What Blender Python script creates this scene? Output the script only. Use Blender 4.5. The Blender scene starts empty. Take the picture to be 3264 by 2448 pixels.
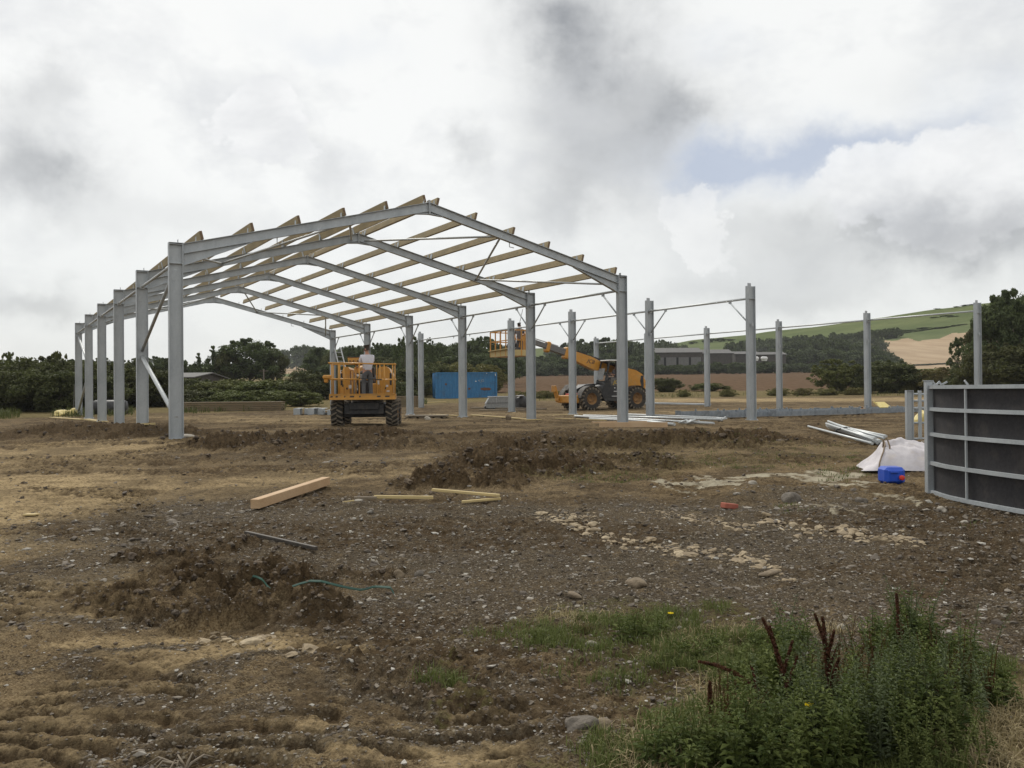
import bpy, math, random
import numpy as np
from mathutils import Vector, Matrix
random.seed(7); RNG = np.random.default_rng(7)
PI = math.pi
# ------------------------------------------------------------------ camera, sky, sun
S = bpy.context.scene
FPX, PITCH, ROLL, CAMZ = 2819.1, 0.0073, -0.0082, 1.1855
cam_d = bpy.data.cameras.new('camera'); cam = bpy.data.objects.new('camera', cam_d)
S.collection.objects.link(cam); S.camera = cam
cam_d.sensor_width = 36; cam_d.lens = FPX/3264*36; cam_d.clip_start = .05; cam_d.clip_end = 6000
cam.matrix_world = Matrix.Translation((0, 0, CAMZ)) @ Matrix.Rotation(PI/2+PITCH, 4, 'X') @ Matrix.Rotation(ROLL, 4, 'Z')
def ray(px, py):
    u, v = px-1632, py-1224; c, s = math.cos(ROLL), math.sin(ROLL)
    u0 = u*c+v*s; v0 = -u*s+v*c
    cp, sp = math.cos(PITCH), math.sin(PITCH)
    return Vector((u0, FPX*cp+v0*sp, FPX*sp-v0*cp)).normalized()
S.view_settings.view_transform = 'Standard'; S.view_settings.look = 'None'
S.view_settings.exposure = 0.0; S.view_settings.gamma = 1.0; S.view_settings.use_curve_mapping = False
SUN_EL, SUN_AZ = math.radians(46), math.radians(-24)     # azimuth from +Y, negative = left
wd = bpy.data.worlds.new('World'); S.world = wd; wd.use_nodes = True
def sky_nodes():
    nt = wd.node_tree; N = nt.nodes; Lk = nt.links; N.clear()
    def n(t, **k):
        x = N.new(t)
        for a, b in k.items(): setattr(x, a, b)
        return x
    def put(sock, val):
        if isinstance(val, bpy.types.NodeSocket): Lk.new(val, sock)
        else: sock.default_value = val
    def M(op, a, b=0.0, c=0.0, clamp=False):
        x = n('ShaderNodeMath', operation=op, use_clamp=clamp)
        put(x.inputs[0], a); put(x.inputs[1], b); put(x.inputs[2], c); return x.outputs[0]
    tc = n('ShaderNodeTexCoord'); sep = n('ShaderNodeSeparateXYZ'); Lk.new(tc.outputs['Generated'], sep.inputs[0])
    X, Y, Z = sep.outputs
    Zc = M('MAXIMUM', Z, 0.0)
    az = M('ARCTAN2', X, Y); el = M('ARCSINE', Z)
    def noise(scale, detail, rough, off, zs=1.7, dist=0.0):
        mp = n('ShaderNodeMapping'); Lk.new(tc.outputs['Generated'], mp.inputs[0])
        mp.inputs['Location'].default_value = off; mp.inputs['Scale'].default_value = (1, 1, zs)
        t = n('ShaderNodeTexNoise'); Lk.new(mp.outputs[0], t.inputs['Vector'])
        t.inputs['Scale'].default_value = scale; t.inputs['Detail'].default_value = detail
        t.inputs['Roughness'].default_value = rough; t.inputs['Distortion'].default_value = dist
        return t.outputs[0]
    n1 = noise(3.2, 8, .58, (3, 1, 0), 2.0, .3); n2 = noise(9, 9, .6, (7, 2, 5), 1.6, .2)
    nw1 = noise(7, 7, .6, (11, 5, 2), 1.0); nw2 = noise(7, 7, .6, (1, 15, 9), 1.0); n4 = noise(26, 8, .62, (4, 4, 4), 1.2)
    azw = M('ADD', az, M('MULTIPLY', M('SUBTRACT', nw1, .5), .22)); elw = M('ADD', el, M('MULTIPLY', M('SUBTRACT', nw2, .5), .17))
    def q(dx, dy, rx, ry, a=azw, e=elw):
        d = ray(dx*1.47559, dy*1.47559); a0 = math.atan2(d.x, d.y); e0 = math.asin(d.z); k = 1.47559/FPX
        t1 = M('DIVIDE', M('SUBTRACT', a, a0), rx*k); t2 = M('DIVIDE', M('SUBTRACT', e, e0), ry*k)
        return M('ADD', M('MULTIPLY', t1, t1), M('MULTIPLY', t2, t2))
    def gsum(L):
        acc = None
        for (dx, dy, rx, ry, amp) in L:
            w = M('MULTIPLY', M('EXPONENT', M('MULTIPLY', q(dx, dy, rx, ry), -1.0)), amp)
            acc = w if acc is None else M('ADD', acc, w)
        return acc
    dark = gsum([(1270, 60, 150, 115, .78), (1290, 170, 110, 70, .38), (1350, 350, 200, 120, .52), (1470, 235, 85, 60, .45), (50, 350, 120, 75, .75),
                 (600, 262, 60, 45, .35), (985, 315, 45, 40, .3), (50, 640, 110, 35, .35), (2090, 500, 170, 70, .5),
                 (1750, 530, 260, 70, .35), (1250, 430, 130, 50, .2), (720, 350, 50, 50, .22), (350, 480, 220, 50, .18),
                 (1650, 640, 300, 40, .25), (100, 200, 60, 40, .3), (2150, 120, 160, 60, .15)])
    blue = gsum([(1700, 345, 190, 62, 1.0), (1580, 360, 60, 45, .6), (1950, 300, 120, 40, .55), (2130, 190, 90, 60, .22), (700, 60, 110, 40, .2), (1560, 90, 90, 40, .15)])
    def cum(dx, dy, rx, ry):
        v = M('ADD', q(dx, dy, rx, ry), M('ADD', M('MULTIPLY', M('SUBTRACT', n4, .5), 1.3), M('MULTIPLY', M('SUBTRACT', n2, .5), 1.6)))
        mr = n('ShaderNodeMapRange', interpolation_type='SMOOTHSTEP'); put(mr.inputs[0], v)
        mr.inputs[1].default_value = 1.2; mr.inputs[2].default_value = .82; mr.inputs[3].default_value = 0; mr.inputs[4].default_value = 1
        return mr.outputs[0]
    def mixc(f, a, b):
        m = n('ShaderNodeMix', data_type='RGBA'); put(m.inputs[0], f); put(m.inputs[6], a); put(m.inputs[7], b); return m.outputs[2]
    wv = M('ADD', M('ADD', M('MULTIPLY', n1, .5), M('MULTIPLY', n2, .35)), M('MULTIPLY', n4, .15))
    mr = n('ShaderNodeMapRange'); put(mr.inputs[0], wv); mr.inputs[1].default_value = .38; mr.inputs[2].default_value = .52
    base = mixc(mr.outputs[0], (.80, .81, .815, 1), (.985, .99, .97, 1))
    hz = n('ShaderNodeMapRange', interpolation_type='SMOOTHSTEP'); put(hz.inputs[0], Z); hz.inputs[1].default_value = .26; hz.inputs[2].default_value = .0
    hz.inputs[3].default_value = 0; hz.inputs[4].default_value = .55
    base = mixc(hz.outputs[0], base, (.74, .765, .765, 1))
    dk = M('MULTIPLY', dark, M('ADD', .10, M('ADD', M('MULTIPLY', n2, 1.2), M('MULTIPLY', n4, .6))), clamp=True)
    c = mixc(dk, base, (.30, .31, .325, 1))
    bl = M('MULTIPLY', blue, M('SUBTRACT', 1.5, n2), clamp=True)
    c = mixc(M('MULTIPLY', bl, .8), c, (.47, .54, .68, 1))
    cw = mixc(M('MULTIPLY', M('SUBTRACT', n2, .38), 3.0, clamp=True), (1.0, 1.0, .99, 1), (.70, .71, .73, 1))
    k1 = M('MAXIMUM', M('MULTIPLY', cum(1545, 500, 75, 85), .5), M('MULTIPLY', cum(2010, 430, 190, 110), .8))
    c = mixc(k1, c, cw)
    c = mixc(M('MULTIPLY', cum(600, 255, 80, 70), .7), c, cw)
    c = mixc(M('MULTIPLY', M('EXPONENT', M('MULTIPLY', q(2090, 520, 120, 55), -1.0)), .6), c, (.36, .37, .39, 1))
    # below the horizon the dome is a dull ground tone (never in view)
    gd = n('ShaderNodeMapRange'); put(gd.inputs[0], Z); gd.inputs[1].default_value = -.02; gd.inputs[2].default_value = -.06
    c = mixc(gd.outputs[0], c, (.12, .10, .08, 1))
    bgc = n('ShaderNodeBackground'); put(bgc.inputs[0], c); bgc.inputs[1].default_value = 1.0
    sky = n('ShaderNodeTexSky', sky_type='NISHITA'); sky.sun_disc = False; sky.sun_elevation = SUN_EL; sky.sun_rotation = SUN_AZ
    bgs = n('ShaderNodeBackground'); Lk.new(sky.outputs[0], bgs.inputs[0]); bgs.inputs[1].default_value = .1
    mx = n('ShaderNodeMixShader'); mx.inputs[0].default_value = .93
    Lk.new(bgs.outputs[0], mx.inputs[1]); Lk.new(bgc.outputs[0], mx.inputs[2])
    out = n('ShaderNodeOutputWorld'); Lk.new(mx.outputs[0], out.inputs[0])
sky_nodes()
sun_d = bpy.data.lights.new('sun', 'SUN'); sun = bpy.data.objects.new('sun', sun_d); S.collection.objects.link(sun)
sun_d.energy = 1.9; sun_d.angle = math.radians(11); sun_d.color = (1, .95, .86)
sd = Vector((math.sin(SUN_AZ)*math.cos(SUN_EL), math.cos(SUN_AZ)*math.cos(SUN_EL), math.sin(SUN_EL)))
sun.rotation_euler = sd.to_track_quat('Z', 'Y').to_euler()

# ------------------------------------------------------------------ node helpers and materials
MATS = {}
def new_mat(name):
    m = bpy.data.materials.new(name); m.use_nodes = True; nt = m.node_tree
    b = nt.nodes['Principled BSDF']; MATS[name] = m; return m, nt, b
def nz(nt, scale, detail=4, rough=.6, coord='Object', dist=0, zs=None):
    tc = nt.nodes.new('ShaderNodeTexCoord'); t = nt.nodes.new('ShaderNodeTexNoise')
    if zs:
        mp = nt.nodes.new('ShaderNodeMapping'); mp.inputs['Scale'].default_value = zs
        nt.links.new(tc.outputs[coord], mp.inputs[0]); nt.links.new(mp.outputs[0], t.inputs['Vector'])
    else: nt.links.new(tc.outputs[coord], t.inputs['Vector'])
    t.inputs['Scale'].default_value = scale; t.inputs['Detail'].default_value = detail; t.inputs['Roughness'].default_value = rough; t.inputs['Distortion'].default_value = dist
    return t.outputs[0]
def rng(nt, v, a, b, c=0., d=1.):
    m = nt.nodes.new('ShaderNodeMapRange'); nt.links.new(v, m.inputs[0])
    for i, k in zip((1, 2, 3, 4), (a, b, c, d)): m.inputs[i].default_value = k
    return m.outputs[0]
def mth(nt, op, a, b=0., clamp=False):
    m = nt.nodes.new('ShaderNodeMath'); m.operation = op; m.use_clamp = clamp
    for i, k in enumerate((a, b)):
        if isinstance(k, (int, float)): m.inputs[i].default_value = k
        else: nt.links.new(k, m.inputs[i])
    return m.outputs[0]
def mix(nt, f, a, b, mode='MIX'):
    m = nt.nodes.new('ShaderNodeMix'); m.data_type = 'RGBA'; m.blend_type = mode
    for i, k in ((0, f), (6, a), (7, b)):
        if isinstance(k, (int, float)): m.inputs[i].default_value = k
        elif isinstance(k, tuple): m.inputs[i].default_value = (*k[:3], 1)
        else: nt.links.new(k, m.inputs[i])
    return m.outputs[2]
def bump(nt, b, h, strength, dist):
    n = nt.nodes.new('ShaderNodeBump'); n.inputs['Strength'].default_value = strength; n.inputs['Distance'].default_value = dist
    nt.links.new(h, n.inputs['Height']); nt.links.new(n.outputs[0], b.inputs['Normal'])
def orand(nt):
    return nt.nodes.new('ShaderNodeObjectInfo').outputs['Random']
def simple(name, c1, c2, scale=6, rough=.6, metal=0, bmp=.15, bd=.004, dirt=None, zs=None, detail=5, lo=.35, hi=.65):
    m, nt, b = new_mat(name); v = nz(nt, scale, detail, .62, zs=zs)
    c = mix(nt, rng(nt, v, lo, hi), c1, c2)
    if dirt:
        d = nz(nt, dirt[3] if len(dirt) > 3 else 3, 6, .7); c = mix(nt, rng(nt, d, .5, .72, 0, .8), c, dirt[:3])
    nt.links.new(c, b.inputs['Base Color']); b.inputs['Roughness'].default_value = rough; b.inputs['Metallic'].default_value = metal
    if bmp: bump(nt, b, v, bmp, bd)
    return m
# galvanised steel: spangle, dull zinc run marks
m, nt, b = new_mat('galvanised')
v1 = nz(nt, 60, 3); v2 = nz(nt, 2.2, 6, .65, zs=(1, 1, .35)); v3 = nz(nt, 9, 5)
c = mix(nt, rng(nt, v2, .36, .66), (.34, .37, .39), (.50, .53, .545)); c = mix(nt, rng(nt, v1, .35, .65, 0, .35), c, (.60, .63, .65))
c = mix(nt, rng(nt, v3, .62, .75, 0, .35), c, (.27, .28, .28)); c = mix(nt, mth(nt, 'MULTIPLY', orand(nt), .22), c, (.30, .32, .33))
nt.links.new(c, b.inputs['Base Color']); b.inputs['Metallic'].default_value = .35
nt.links.new(rng(nt, v3, .3, .7, .42, .6), b.inputs['Roughness']); bump(nt, b, v3, .12, .003)
simple('galvanised_bright', (.44, .46, .46), (.56, .58, .58), 14, .48, .4, .1, .002)
simple('steel_dark', (.12, .12, .12), (.22, .21, .2), 20, .5, .5, .2, .002)
# timbers
def wood(name, c1, c2, c3, sc=(1, 1, 1), rough=.75):
    m, nt, b = new_mat(name); g = nz(nt, 18, 5, .6, zs=sc, dist=1.2); w = nz(nt, 1.3, 4)
    c = mix(nt, rng(nt, g, .35, .68), c1, c2); c = mix(nt, rng(nt, w, .42, .7, 0, .75), c, c3)
    c = mix(nt, mth(nt, 'MULTIPLY', orand(nt), .35), c, c3)
    nt.links.new(c, b.inputs['Base Color']); b.inputs['Roughness'].default_value = rough; bump(nt, b, g, .25, .003)
simple('galvanised_dull', (.20, .225, .25), (.30, .33, .36), 6, .55, .3, .15, .003)
wood('purlin_timber', (.44, .35, .20), (.32, .25, .135), (.25, .21, .125), (2.5, .12, 2.5))
wood('stack_timber', (.25, .18, .10), (.15, .105, .06), (.19, .15, .09), (.1, 2.5, 2.5))
wood('fresh_timber', (.50, .33, .18), (.36, .22, .11), (.56, .41, .26), (.15, 3, 3))
wood('yellow_timber', (.60, .47, .22), (.48, .36, .16), (.50, .40, .2), (.15, 3, 3))
wood('grey_timber', (.22, .18, .13), (.12, .095, .07), (.30, .24, .16), (.15, 3, 3))
wood('end_grain', (.22, .15, .09), (.14, .09, .05), (.18, .12, .07), (3, 3, 3))
simple('old_metal_bar', (.045, .04, .035), (.09, .075, .06), 25, .6, .3)
# machinery
simple('machine_yellow', (.60, .28, .04), (.52, .235, .03), 5, .42, 0, .06, .002, dirt=(.38, .25, .11, 4))
simple('lift_yellow', (.60, .30, .055), (.52, .25, .04), 5, .35, 0, .06, .002, dirt=(.45, .29, .12, 5))
simple('machine_black', (.012, .013, .015), (.03, .03, .032), 12, .45, 0, .1, .002, dirt=(.08, .065, .05, 3))
simple('rubber', (.025, .023, .02), (.045, .04, .034), 10, .9, 0, .3, .004, dirt=(.09, .07, .05, 3.5))
simple('muddy_rubber', (.13, .11, .08), (.21, .175, .13), 8, .9, 0, .3, .004, dirt=(.22, .175, .12, 5))
simple('dusty_black', (.06, .055, .05), (.16, .15, .135), 7, .8, 0, .1, .002)
simple('machine_grey', (.25, .26, .26), (.35, .36, .36), 8, .45, .3, .1, .002)
simple('cab_glass', (.03, .04, .045), (.06, .07, .075), 4, .08, 0, 0)
simple('beacon_orange', (.75, .13, .03), (.8, .18, .04), 4, .3, 0, 0)
simple('lamp_white', (.75, .75, .72), (.8, .8, .78), 4, .2, 0, 0)
simple('red_paint', (.5, .05, .03), (.55, .08, .05), 5, .5, 0, 0)
simple('sticker_white', (.72, .72, .70), (.6, .6, .6), 30, .5, 0, 0)
simple('sticker_black', (.03, .03, .03), (.05, .045, .04), 30, .5, 0, 0)
simple('sticker_yellow', (.62, .42, .03), (.55, .36, .03), 30, .5, 0, 0)
simple('rim_dusty', (.30, .16, .05), (.22, .13, .06), 6, .8, 0, .1, .002)
# misc
simple('container_blue', (.025, .14, .30), (.035, .175, .36), 3, .55, 0, .1, .004, dirt=(.05, .11, .19, 1.2))
simple('rust', (.16, .07, .04), (.10, .05, .035), 9, .85)
simple('plastic_blue', (.008, .06, .42), (.012, .08, .52), 6, .35, 0, .05)
simple('plastic_red', (.60, .03, .02), (.68, .05, .03), 6, .4, 0, 0)
simple('plastic_black', (.02, .02, .021), (.045, .045, .046), 8, .55, 0, .3, .01)
simple('plastic_white', (.74, .73, .72), (.62, .61, .60), 7, .45, 0, .3, .01)
simple('bag_yellow', (.62, .50, .16), (.70, .58, .26), 8, .6, 0, .3, .01)
simple('bag_white', (.58, .55, .56), (.44, .41, .43), 4, .65, 0, .5, .012, dirt=(.42, .36, .29, 2.5))
simple('bag_seam', (.25, .19, .12), (.17, .12, .08), 20, .8)
simple('strap_green', (.006, .045, .03), (.01, .07, .045), 12, .5, 0, 0)
simple('rubber_sheet', (.011, .0105, .012), (.022, .020, .023), 22, .8, 0, .35, .004, dirt=(.045, .038, .034, 5))
simple('aluminium', (.62, .63, .64), (.5, .51, .52), 20, .35, .7, .05)
simple('roof_sheet', (.085, .082, .08), (.12, .115, .11), 1.2, .8, dirt=(.13, .12, .11, .6))
simple('barn_wall', (.045, .038, .034), (.075, .062, .055), 1.4, .85)
simple('pale_block', (.12, .12, .115), (.16, .155, .15), 1.5, .85)
simple('interior_shade_black', (.01, .01, .01), (.016, .016, .015), 3, .9, 0, 0)
simple('stone_grey', (.10, .085, .068), (.18, .155, .125), 14, .9, 0, .9, .03)
simple('stone_tan', (.22, .17, .11), (.14, .105, .068), 14, .9, 0, .9, .03)
simple('stone_white', (.40, .36, .30), (.28, .25, .20), 14, .85, 0, .5, .01)
simple('brick_red', (.42, .14, .09), (.34, .10, .07), 14, .9, 0, .5, .01)
simple('bark', (.075, .06, .045), (.13, .105, .08), 12, .9, 0, .5, .02, zs=(3, 3, .5))
simple('skin', (.50, .27, .18), (.44, .22, .15), 10, .5, 0, 0)
simple('hair_dark', (.03, .02, .014), (.05, .033, .02), 40, .7)
simple('shirt_white', (.70, .69, .74), (.60, .60, .66), 5, .8, 0, .5, .02)
simple('trousers_grey', (.085, .088, .095), (.12, .125, .13), 5, .85, 0, .5, .02)
simple('shirt_grey', (.14, .135, .14), (.19, .18, .19), 6, .85)
simple('hivis_yellow', (.62, .66, .06), (.55, .6, .05), 8, .6)
def foliage(name, c1, c2, c3, sc=.8):
    m, nt, b = new_mat(name)
    at = nt.nodes.new('ShaderNodeAttribute'); at.attribute_name = 'tint'; at.attribute_type = 'GEOMETRY'
    c = mix(nt, at.outputs['Fac'], c1, c2); c = mix(nt, mth(nt, 'MULTIPLY', orand(nt), .6), c, c3)
    nt.links.new(c, b.inputs['Base Color']); b.inputs['Roughness'].default_value = .6
    b.inputs['Specular IOR Level'].default_value = .1
    tr = nt.nodes.new('ShaderNodeBsdfTranslucent'); nt.links.new(mix(nt, .5, c, (.10, .14, .02)), tr.inputs[0])
    ms = nt.nodes.new('ShaderNodeMixShader'); ms.inputs[0].default_value = .22
    nt.links.new(b.outputs[0], ms.inputs[1]); nt.links.new(tr.outputs[0], ms.inputs[2]); nt.links.new(ms.outputs[0], nt.nodes['Material Output'].inputs[0])
foliage('leaf_dark', (.045, .060, .028), (.12, .15, .06), (.08, .095, .05))
foliage('leaf_hedge', (.042, .050, .022), (.125, .135, .055), (.085, .08, .036))
foliage('leaf_mid', (.060, .075, .022), (.18, .20, .065), (.13, .125, .045))
foliage('leaf_autumn', (.09, .09, .03), (.20, .19, .065), (.15, .11, .05))
foliage('leaf_far', (.06, .08, .045), (.13, .155, .08), (.095, .11, .065))
foliage('grass_blade', (.075, .10, .03), (.22, .235, .085), (.1, .12, .04))
foliage('verge_leaf', (.045, .06, .022), (.13, .14, .055), (.08, .08, .03))
foliage('grass_dry', (.32, .25, .13), (.45, .37, .22), (.3, .24, .14))
foliage('weed_leaf', (.035, .052, .016), (.165, .185, .055), (.06, .1, .03))
foliage('weed_pale', (.07, .09, .05), (.17, .20, .11), (.1, .12, .06))
foliage('dock_seed', (.05, .018, .012), (.11, .042, .025), (.08, .035, .02))
foliage('flower_yellow', (.8, .62, .02), (.85, .7, .05), (.8, .6, .02))

# ------------------------------------------------------------------ object helpers
COL = S.collection
class MB:
    def split(s, name, mat, parent):
        par = list(range(len(s.v)))
        def fd(a):
            while par[a] != a: par[a] = par[par[a]]; a = par[a]
            return a
        for f in s.f:
            for q in f[1:]: par[fd(q)] = fd(f[0])
        gr = {}
        for f, sm in zip(s.f, s.smooth): gr.setdefault(fd(f[0]), []).append((f, sm))
        for k, L in gr.items():
            ids = sorted({i for f, _ in L for i in f}); mp = {a: b for b, a in enumerate(ids)}; m = MB(); m.v = [s.v[i] for i in ids]; m.f = [tuple(mp[i] for i in f) for f, _ in L]; m.smooth = [q for _, q in L]; m.build(name, mat, parent)
    """collects shapes of ONE part"""
    def __init__(s): s.v = []; s.f = []; s.smooth = []
    def add(s, vs, fs, sm=False):
        o = len(s.v); s.v += [tuple(v) for v in vs]; s.f += [tuple(i+o for i in f) for f in fs]; s.smooth += [sm]*len(fs); return s
    def box(s, c, d, rot=None, bev=0.0):
        hx, hy, hz = d[0]/2, d[1]/2, d[2]/2; c = Vector(c)
        if bev > 0:
            b = min(bev, hx*.9, hy*.9, hz*.9); vs = []
            for sx in (-1, 1):
                for sy in (-1, 1):
                    for sz in (-1, 1):
                        vs += [(sx*hx, sy*(hy-b), sz*(hz-b)), (sx*(hx-b), sy*hy, sz*(hz-b)), (sx*(hx-b), sy*(hy-b), sz*hz)]
            def I(sx, sy, sz, k): return ((sx > 0)*4+(sy > 0)*2+(sz > 0))*3+k
            fs = []
            for a in (-1, 1):
                fs.append((I(a, -1, -1, 0), I(a, 1, -1, 0), I(a, 1, 1, 0), I(a, -1, 1, 0)))
                fs.append((I(-1, a, -1, 1), I(1, a, -1, 1), I(1, a, 1, 1), I(-1, a, 1, 1)))
                fs.append((I(-1, -1, a, 2), I(1, -1, a, 2), I(1, 1, a, 2), I(-1, 1, a, 2)))
            for a in (-1, 1):
                for c2 in (-1, 1):
                    fs.append((I(a, c2, -1, 0), I(a, c2, 1, 0), I(a, c2, 1, 1), I(a, c2, -1, 1)))
                    fs.append((I(a, -1, c2, 0), I(a, 1, c2, 0), I(a, 1, c2, 2), I(a, -1, c2, 2)))
                    fs.append((I(-1, a, c2, 1), I(1, a, c2, 1), I(1, a, c2, 2), I(-1, a, c2, 2)))
                    for d2 in (-1, 1): fs.append((I(a, c2, d2, 0), I(a, c2, d2, 1), I(a, c2, d2, 2)))
        else:
            vs = [(x*hx, y*hy, z*hz) for x in (-1, 1) for y in (-1, 1) for z in (-1, 1)]
            fs = [(0, 1, 3, 2), (4, 6, 7, 5), (0, 4, 5, 1), (2, 3, 7, 6), (0, 2, 6, 4), (1, 5, 7, 3)]
        R = rot or Matrix.Identity(3)
        return s.add([c+R @ Vector(v) for v in vs], fs)
    def frame(s, p0, p1, up=(0, 0, 1)):
        p0, p1 = Vector(p0), Vector(p1); d = (p1-p0); L = d.length; d.normalize(); u = Vector(up)
        if abs(d.dot(u)) > .98: u = Vector((0, 1, 0))
        x = d; y = u.cross(x).normalized(); z = x.cross(y)
        return Matrix((x, y, z)).transposed(), L, (p0+p1)/2
    def bar(s, p0, p1, w, h, up=(0, 0, 1), bev=0):
        R, L, c = s.frame(p0, p1, up); return s.box(c, (L, w, h), R, bev)
    def tube(s, p0, p1, r, n=10, r2=None, cap=True):
        return s.pipe([p0, p1], [r, r if r2 is None else r2], n, cap)
    def pipe(s, pts, rs, n=8, cap=True):
        pts = [Vector(p) for p in pts]
        if isinstance(rs, (int, float)): rs = [rs]*len(pts)
        vs = []; pn = None
        for i, p in enumerate(pts):
            d = (pts[min(i+1, len(pts)-1)]-pts[max(i-1, 0)]).normalized()
            if pn is None:
                a = Vector((0, 0, 1)) if abs(d.z) < .9 else Vector((1, 0, 0)); pn = d.cross(a).normalized()
            pn = (pn-d*pn.dot(d)).normalized(); q = d.cross(pn)
            for k in range(n):
                t = 2*PI*k/n; vs.append(p+(pn*math.cos(t)+q*math.sin(t))*rs[i])
        fs = [(i*n+k, i*n+(k+1) % n, (i+1)*n+(k+1) % n, (i+1)*n+k) for i in range(len(pts)-1) for k in range(n)]
        s.add(vs, fs, True)
        if cap:
            o = len(s.v)-len(vs); s.f += [tuple(o+k for k in range(n))[::-1], tuple(o+len(vs)-n+k for k in range(n))]; s.smooth += [False]*2
        return s
    def ibeam(s, p0, p1, dep, fl, tw=.010, tf=.014, up=(0, 0, 1)):
        R, L, c = s.frame(p0, p1, up)
        for q in (-1, 1): s.box(c+R @ Vector((0, 0, q*(dep/2-tf/2))), (L, fl, tf), R)
        return s.box(c, (L, tw, dep-2*tf), R)
    def prism(s, poly, a0, a1, axis='y', sm=False):
        """poly of (u,w) pairs swept along axis: y -> (u,.,w) ; x -> (.,u,w) ; z -> (u,w,.)"""
        def P(u, w, a): return {'y': (u, a, w), 'x': (a, u, w), 'z': (u, w, a)}[axis]
        n = len(poly); vs = [P(u, w, a0) for u, w in poly]+[P(u, w, a1) for u, w in poly]
        fs = [tuple(range(n)), tuple(range(2*n-1, n-1, -1))]+[(i, (i+1) % n, n+(i+1) % n, n+i) for i in range(n)]
        return s.add(vs, fs, sm)
    def lathe(s, prof, c, axis, n=28):
        """prof list of (r, a) ; a along axis vector"""
        ax = Vector(axis).normalized(); u = Vector((0, 0, 1)) if abs(ax.z) < .9 else Vector((1, 0, 0)); p = ax.cross(u).normalized(); q = ax.cross(p); c = Vector(c)
        vs = [c+ax*a+(p*math.cos(2*PI*k/n)+q*math.sin(2*PI*k/n))*r for r, a in prof for k in range(n)]
        m = len(prof); fs = [(i*n+k, i*n+(k+1) % n, (i+1)*n+(k+1) % n, (i+1)*n+k) for i in range(m-1) for k in range(n)]
        return s.add(vs, fs, True)
    def mesh(s, name, mat):
        me = bpy.data.meshes.new(name); me.from_pydata(s.v, [], s.f); me.polygons.foreach_set('use_smooth', s.smooth)
        me.materials.append(MATS[mat]); me.validate(); me.update()
        import bmesh as _b
        bm = _b.new(); bm.from_mesh(me); _b.ops.recalc_face_normals(bm, faces=bm.faces); bm.to_mesh(me); bm.free()
        return me
    def build(s, name, mat, parent=None, loc=None, rotz=0):
        o = bpy.data.objects.new(name, s.mesh(name, mat)); COL.objects.link(o)
        if parent: o.parent = parent
        if loc is not None: o.location = loc; o.rotation_euler = (0, 0, rotz)
        return o
def tag(o, label, cat, group=None, kind=None):
    if label: o['label'] = label
    if cat: o['category'] = cat
    if group: o['group'] = group
    if kind: o['kind'] = kind
    return o
def thing(name, label, cat, loc=(0, 0, 0), rotz=0, group=None):
    o = bpy.data.objects.new(name, None); COL.objects.link(o); o.location = loc; o.rotation_euler = (0, 0, rotz); o.empty_display_size = .2
    return tag(o, label, cat, group)
def copy_tree(o, parent=None):
    c = o.copy(); COL.objects.link(c)
    if parent: c.parent = parent
    for ch in [k for k in bpy.data.objects if k.parent == o]: copy_tree(ch, c)
    return c
def npmesh(name, V, F, mat, attrs=None, smooth=False):
    """V (n,3); F (m,k) fixed-size faces"""
    me = bpy.data.meshes.new(name); V = np.asarray(V, np.float32); F = np.asarray(F, np.int32); k = F.shape[1]
    me.vertices.add(len(V)); me.vertices.foreach_set('co', V.ravel()); me.loops.add(F.size); me.loops.foreach_set('vertex_index', F.ravel())
    me.polygons.add(len(F)); me.polygons.foreach_set('loop_start', np.arange(0, F.size, k, dtype=np.int32))
    me.polygons.foreach_set('use_smooth', np.full(len(F), smooth)); me.materials.append(MATS[mat])
    for an, (ty, data) in (attrs or {}).items():
        a = me.attributes.new(an, ty, 'POINT'); a.data.foreach_set('color' if ty == 'FLOAT_COLOR' else 'value', np.asarray(data, np.float32).ravel())
    me.update(calc_edges=True)
    return me
def nobj(name, me, parent=None):
    o = bpy.data.objects.new(name, me); COL.objects.link(o)
    if parent: o.parent = parent
    return o
ORD = ['first', 'second', 'third', 'fourth', 'fifth', 'sixth', 'seventh', 'eighth', 'ninth', 'tenth']

# ------------------------------------------------------------------ terrain
def ss(t): t = np.clip(t, 0, 1); return t*t*(3-2*t)
def pn(x, y, seed=0):
    xi = np.floor(x).astype(np.int64); yi = np.floor(y).astype(np.int64); fx = x-xi; fy = y-yi
    def g(ix, iy, dx, dy):
        h = (ix*374761393+iy*668265263+seed*1442695041) & 0x7fffffff; h = ((h ^ (h >> 13))*1274126177) & 0x7fffffff; h = h ^ (h >> 16)
        a = (h & 1023)/1023.*2*PI; return np.cos(a)*dx+np.sin(a)*dy
    u = fx*fx*fx*(fx*(fx*6-15)+10); v = fy*fy*fy*(fy*(fy*6-15)+10)
    a = g(xi, yi, fx, fy)*(1-u)+g(xi+1, yi, fx-1, fy)*u; b = g(xi, yi+1, fx, fy-1)*(1-u)+g(xi+1, yi+1, fx-1, fy-1)*u
    return (a*(1-v)+b*v)*1.5
def fbm(x, y, oc=4, seed=0, gain=.5):
    s = 0; a = 1
    for i in range(oc): s = s+a*pn(x, y, seed+i*17); x = x*2.03+3.1; y = y*2.03-1.7; a *= gain
    return s
RX = np.array([-400, 0, 885, 1033, 1284, 1594, 2140, 2401, 2755, 3106, 3700]); RZ = np.array([24, 25, 36, 51, 54, 53, 56, 65, 78, 91, 104.])
RAZ = np.array([math.atan2(x-1632, FPX) for x in RX])
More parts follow.
